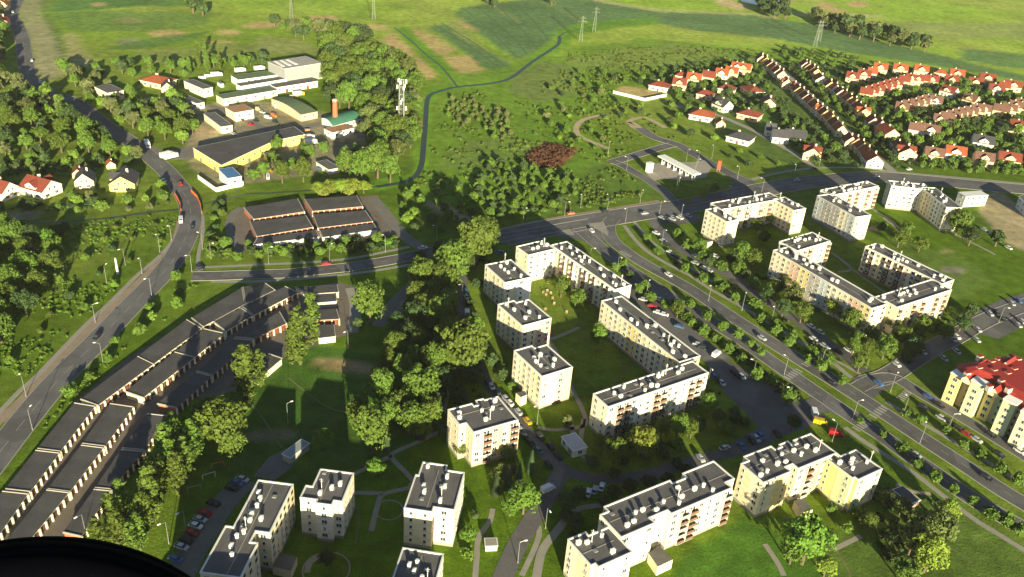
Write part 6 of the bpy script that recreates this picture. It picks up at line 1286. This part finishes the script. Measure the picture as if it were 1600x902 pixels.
# the 300 broadleaf trees that show largest are things; the rest is one mass of far and small trees
def shown(t):
    p = t[0]+Vector((0, 0, t[1]*1.35)); d = (p-Vector((0, 0, CAM_H))).length; x, y = proj(p); rp = t[1]*FPX/d
    return (rp if (-rp < x < 1600+rp and -rp < y < 902+rp) else 0), (-90 < x < 1690 and -60 < y < 960)
DEFER.sort(key=lambda t: -shown(t)[0]); NBIG = 296
for loc, r, leaf, place, group, hs in DEFER[:NBIG]: plant(loc, r, 'broad', leaf, place, group, hs, now=True)
rest = [t for t in DEFER[NBIG:] if shown(t)[1]]
LOD = {}
def lod(leaf, i):
    if (leaf, i) not in LOD:
        me = crown_broad(900+i*7, LEAF[leaf], 16, 15, 1.0, .135); v = np.zeros(len(me.vertices)*3); me.vertices.foreach_get('co', v); bpy.data.meshes.remove(me); LOD[(leaf, i)] = v.reshape(-1, 3)
    return LOD[(leaf, i)]
leaves = sorted({t[2] for t in rest}); VV, MM = [], []
for k, (loc, r, leaf, place, group, hs) in enumerate(rest):
    v = lod(leaf, k % 4); t = TR_.uniform(0, 6.28); c_, s_ = math.cos(t), math.sin(t); w_ = np.stack([(v[:, 0]*c_-v[:, 1]*s_)*r+loc.x, (v[:, 0]*s_+v[:, 1]*c_)*r+loc.y, (v[:, 2]+(1.25 if r > 4 else .85))*r*hs], 1); VV.append(w_); MM.append(np.full(len(v)//4, leaves.index(leaf)))
    a = r*.08; q = np.array([(x*a+loc.x, y*a+loc.y, z) for x0, y0, x1, y1 in ((-1, -1, 1, -1), (1, -1, 1, 1), (1, 1, -1, 1), (-1, 1, -1, -1)) for x, y, z in ((x0, y0, 0), (x1, y1, 0), (x1, y1, r*hs), (x0, y0, r*hs))]); VV.append(q); MM.append(np.full(4, len(leaves)))
A = np.concatenate(VV); Mi = np.concatenate(MM); nf = len(A)//4; me = bpy.data.meshes.new('woodland'); me.vertices.add(len(A)); me.vertices.foreach_set('co', A.ravel()); me.loops.add(nf*4); me.loops.foreach_set('vertex_index', np.arange(nf*4)); me.polygons.add(nf); me.polygons.foreach_set('loop_start', np.arange(nf)*4); me.polygons.foreach_set('loop_total', np.full(nf, 4))
for lf in leaves:
    base_ = {'m': (.080, .145, .020), 'k': (.045, .080, .024), 'b': (.120, .205, .026), 'y': (.190, .235, .040), 'o': (.100, .120, .042), 'n': (.09, .05, .035), 'p': (.11, .165, .03)}[lf]
    me.materials.append(mat('woodland_foliage_'+lf, base_, .7, .35, .11, trans=.22, var2=.22, scale2=1.6))
me.materials.append(m_bark); me.polygons.foreach_set('material_index', Mi); me.update(); me.validate()
tag(link('woodland', me), 'smaller and farther trees of the woods, common and estate gardens', 'trees', kind='stuff')
print('TREES', len(DEFER), 'rest', len(rest), 'faces', nf)
# scrub and tall weeds too many to count
def scrub(name, label, polys, m, r0, r1, seed, q=12):
    rg = np.random.RandomState(seed); V, F, Mi = [], [], []
    tot = 0; allv = []
    for pts, n in polys:
        poly = [at(x, y) for x, y in pts]; P = [(p.x, p.y) for p in poly]; x0, x1 = min(p[0] for p in P), max(p[0] for p in P); y0, y1 = min(p[1] for p in P), max(p[1] for p in P)
        X = rg.uniform(x0, x1, n*4); Y_ = rg.uniform(y0, y1, n*4); dens = fbm(X, Y_, 22, seed); k = inpoly(X, Y_, P) & (dens > .47+rg.uniform(-.12, .12, len(X))); X, Y_ = X[k][:n], Y_[k][:n]
        keep = np.array([free(a, b_, 1.0) for a, b_ in zip(X, Y_)], bool) if len(X) else np.zeros(0, bool); X, Y_ = X[keep], Y_[keep]
        for x, y in zip(X, Y_):
            r = rg.uniform(r0, r1); v = rg.normal(size=(q, 3)); v /= np.linalg.norm(v, axis=1)[:, None]; v[:, 2] = abs(v[:, 2]); c = v*[r, r, r*.8]*rg.uniform(.7, 1.1, (q, 1))+[x, y, 0]
            nn = v+rg.uniform(-.6, .6, (q, 3)); nn /= np.linalg.norm(nn, axis=1)[:, None]; a = np.cross(nn, rg.normal(size=(q, 3))); a /= np.linalg.norm(a, axis=1)[:, None]; b_ = np.cross(nn, a); s = r*.38
            allv.append(np.stack([c-a*s-b_*s, c+a*s-b_*s*.8, c+a*s*.9+b_*s, c-a*s+b_*s*.9], 1).reshape(-1, 3))
    if not allv: return
    A = np.concatenate(allv); me = bpy.data.meshes.new(name); me.vertices.add(len(A)); me.vertices.foreach_set('co', A.ravel()); nf = len(A)//4
    me.loops.add(nf*4); me.loops.foreach_set('vertex_index', np.arange(nf*4)); me.polygons.add(nf); me.polygons.foreach_set('loop_start', np.arange(nf)*4); me.polygons.foreach_set('loop_total', np.full(nf, 4)); me.materials.append(m); me.update(); me.validate()
    tag(link(name, me), label, 'scrub', kind='stuff')
scrub('meadow_scrub', 'low green weeds and shrubs over the wild left meadow', [([(-40, 355), (280, 335), (285, 370), (180, 480), (60, 600), (-60, 700)], 850), ([(300, 440), (330, 445), (200, 545), (60, 680), (50, 650), (200, 510)], 160)], LEAF['b'], .4, 1.0, 61)
scrub('common_scrub', 'low shrubs scattered over the common beyond the canal', [([(690, 150), (900, 120), (1000, 160), (1060, 215), (940, 250), (900, 330), (700, 350), (640, 300)], 700), ([(880, 85), (1050, 70), (1230, 82), (1180, 110), (900, 135)], 500), ([(870, 110), (1000, 118), (1010, 150), (900, 190)], 260), ([(930, 250), (1040, 300), (900, 330)], 150)], LEAF['m'], .7, 1.7, 62)
scrub('copper_scrub', 'reddish brown dead thicket on the common', [([(820, 240), (850, 222), (900, 235), (885, 252), (862, 268), (830, 255)], 260)], LEAF['n'], 1.0, 2.2, 63)
scrub('garden_scrub', 'garden shrubs and hedges filling the plots of the estate', [([(1020, 110), (1200, 92), (1420, 105), (1620, 140), (1620, 265), (1400, 262), (1290, 262), (1180, 215), (1080, 185)], 2400), ([(0, 250), (250, 260), (265, 325), (0, 330)], 350), ([(340, 385), (620, 372), (620, 390), (345, 408)], 250)], LEAF['k'], .8, 1.9, 64)
scrub('block_shrubs', 'shrubs planted around the blocks and along the verges', [([(1120, 440), (1160, 455), (1200, 480), (1170, 482)], 40), ([(985, 425), (1040, 455), (1160, 530), (1215, 575), (1255, 610), (1235, 640), (1170, 570), (1100, 530), (1000, 462)], 420), ([(1000, 352), (1150, 440), (1340, 575), (1330, 592), (1130, 448)], 420), ([(1180, 430), (1300, 500), (1360, 560), (1440, 550), (1520, 490), (1480, 480), (1380, 520), (1230, 420)], 260), ([(960, 345), (1130, 440), (1330, 585), (1310, 590), (1100, 450), (985, 380)], 260), ([(1290, 660), (1600, 860), (1600, 840), (1310, 655)], 120), ([(690, 580), (830, 560), (840, 640), (780, 640)], 90), ([(920, 640), (1110, 600), (1160, 650), (1000, 720), (930, 710)], 140), ([(1350, 760), (1480, 780), (1470, 890), (1380, 880)], 200)], LEAF['k'], .6, 1.5, 65)
# drop prototypes that were never placed
for D in (HP.values(), CP.values(), [q for L_ in TK.values() for q in L_], [LP]):
    for p in list(D):
        if p['used'] == 0:
            for ch in list(p.children_recursive): bpy.data.objects.remove(ch)
            bpy.data.objects.remove(p)
        else: del p['used']
for o in C.objects:
    if 'used' in o: del o['used']
# ------------------------------------------------------------ the wheel of the aircraft the viewer rides in
def aircraft_wheel():
    cpos = Vector((0, 0, CAM_H))
    def cw(px, py, dist): d = (_F*FPX+_X*(px-800)-_U*(py-451)); return cpos+d.normalized()*dist
    ctr = cw(20, 1270, 1.55); root = empty('aircraft_wheel', ctr); tag(root, 'black ribbed rubber wheel of the aircraft cut by the bottom left corner', 'wheel')
    top = cw(20, 838, 1.55); Rr = (top-ctr).length*.995
    ax = (cw(20, 1270, 1)-cpos).normalized(); ax = (ax*.95+_X*.10+_U*.30).normalized()      # axle direction
    u = _X-ax*_X.dot(ax); u.normalize(); v = ax.cross(u); mb = MB(); n = 96
    prof = [(-.11, .74), (-.115, .86), (-.10, .93), (-.078, .965), (-.070, .955), (-.062, .972), (-.035, .985), (-.028, .970), (-.020, .988), (.020, .988), (.028, .970), (.035, .985), (.062, .972), (.070, .955), (.078, .965), (.10, .93), (.115, .86), (.11, .74)]
    def build(prof, m, name):
        mb = MB(); k = len(prof); mi_ = mb.mi(m)
        for i in range(n):
            t = 6.28318*i/n
            for a, r in prof: p = ax*a+(u*math.cos(t)+v*math.sin(t))*Rr*r; mb.v.append(tuple(p))
        for i in range(n):
            j = (i+1) % n
            for q in range(k-1): mb.f.append((i*k+q, i*k+q+1, j*k+q+1, j*k+q)); mb.m.append(mi_)
        o = mb.build(name, root)
        for p in o.data.polygons: p.use_smooth = True
        return o
    build(prof, m_rubber, 'tyre'); build([(-.10, .745), (-.05, .70), (-.04, .3), (.04, .3), (.05, .70), (.10, .745)], mat('rim_dark', (.006, .006, .008), .8, 0, 1), 'rim')
    mb = MB(); mb.tube(ax*-.15, ax*.15, Rr*.32, Rr*.32, m_rubber, 20); mb.tube(ax*.15, ax*.28-_U*.05, .02, .02, m_metal, 8); mb.build('hub', root)
aircraft_wheel()
# the air itself: far fields fade a little
hz = MB(); hz.box((250, 800, -1.2), (3700, 2500, 197.5), m_parapet); ho = hz.build('haze'); ho['kind'] = 'stuff'; ho['label'] = 'thin pale evening haze filling the air over the fields'
hm = bpy.data.materials.new('haze'); hm.use_nodes = True; n_ = hm.node_tree; n_.nodes.remove(n_.nodes['Principled BSDF']); pv = n_.nodes.new('ShaderNodeVolumePrincipled')
pv.inputs['Color'].default_value = (.95, .95, .85, 1); pv.inputs['Density'].default_value = 0.000028; pv.inputs['Anisotropy'].default_value = 0.0
n_.links.new(pv.outputs[0], n_.nodes['Material Output'].inputs['Volume']); ho.data.materials.clear(); ho.data.materials.append(hm)
S.cycles.volume_bounces = 0
number_labels()
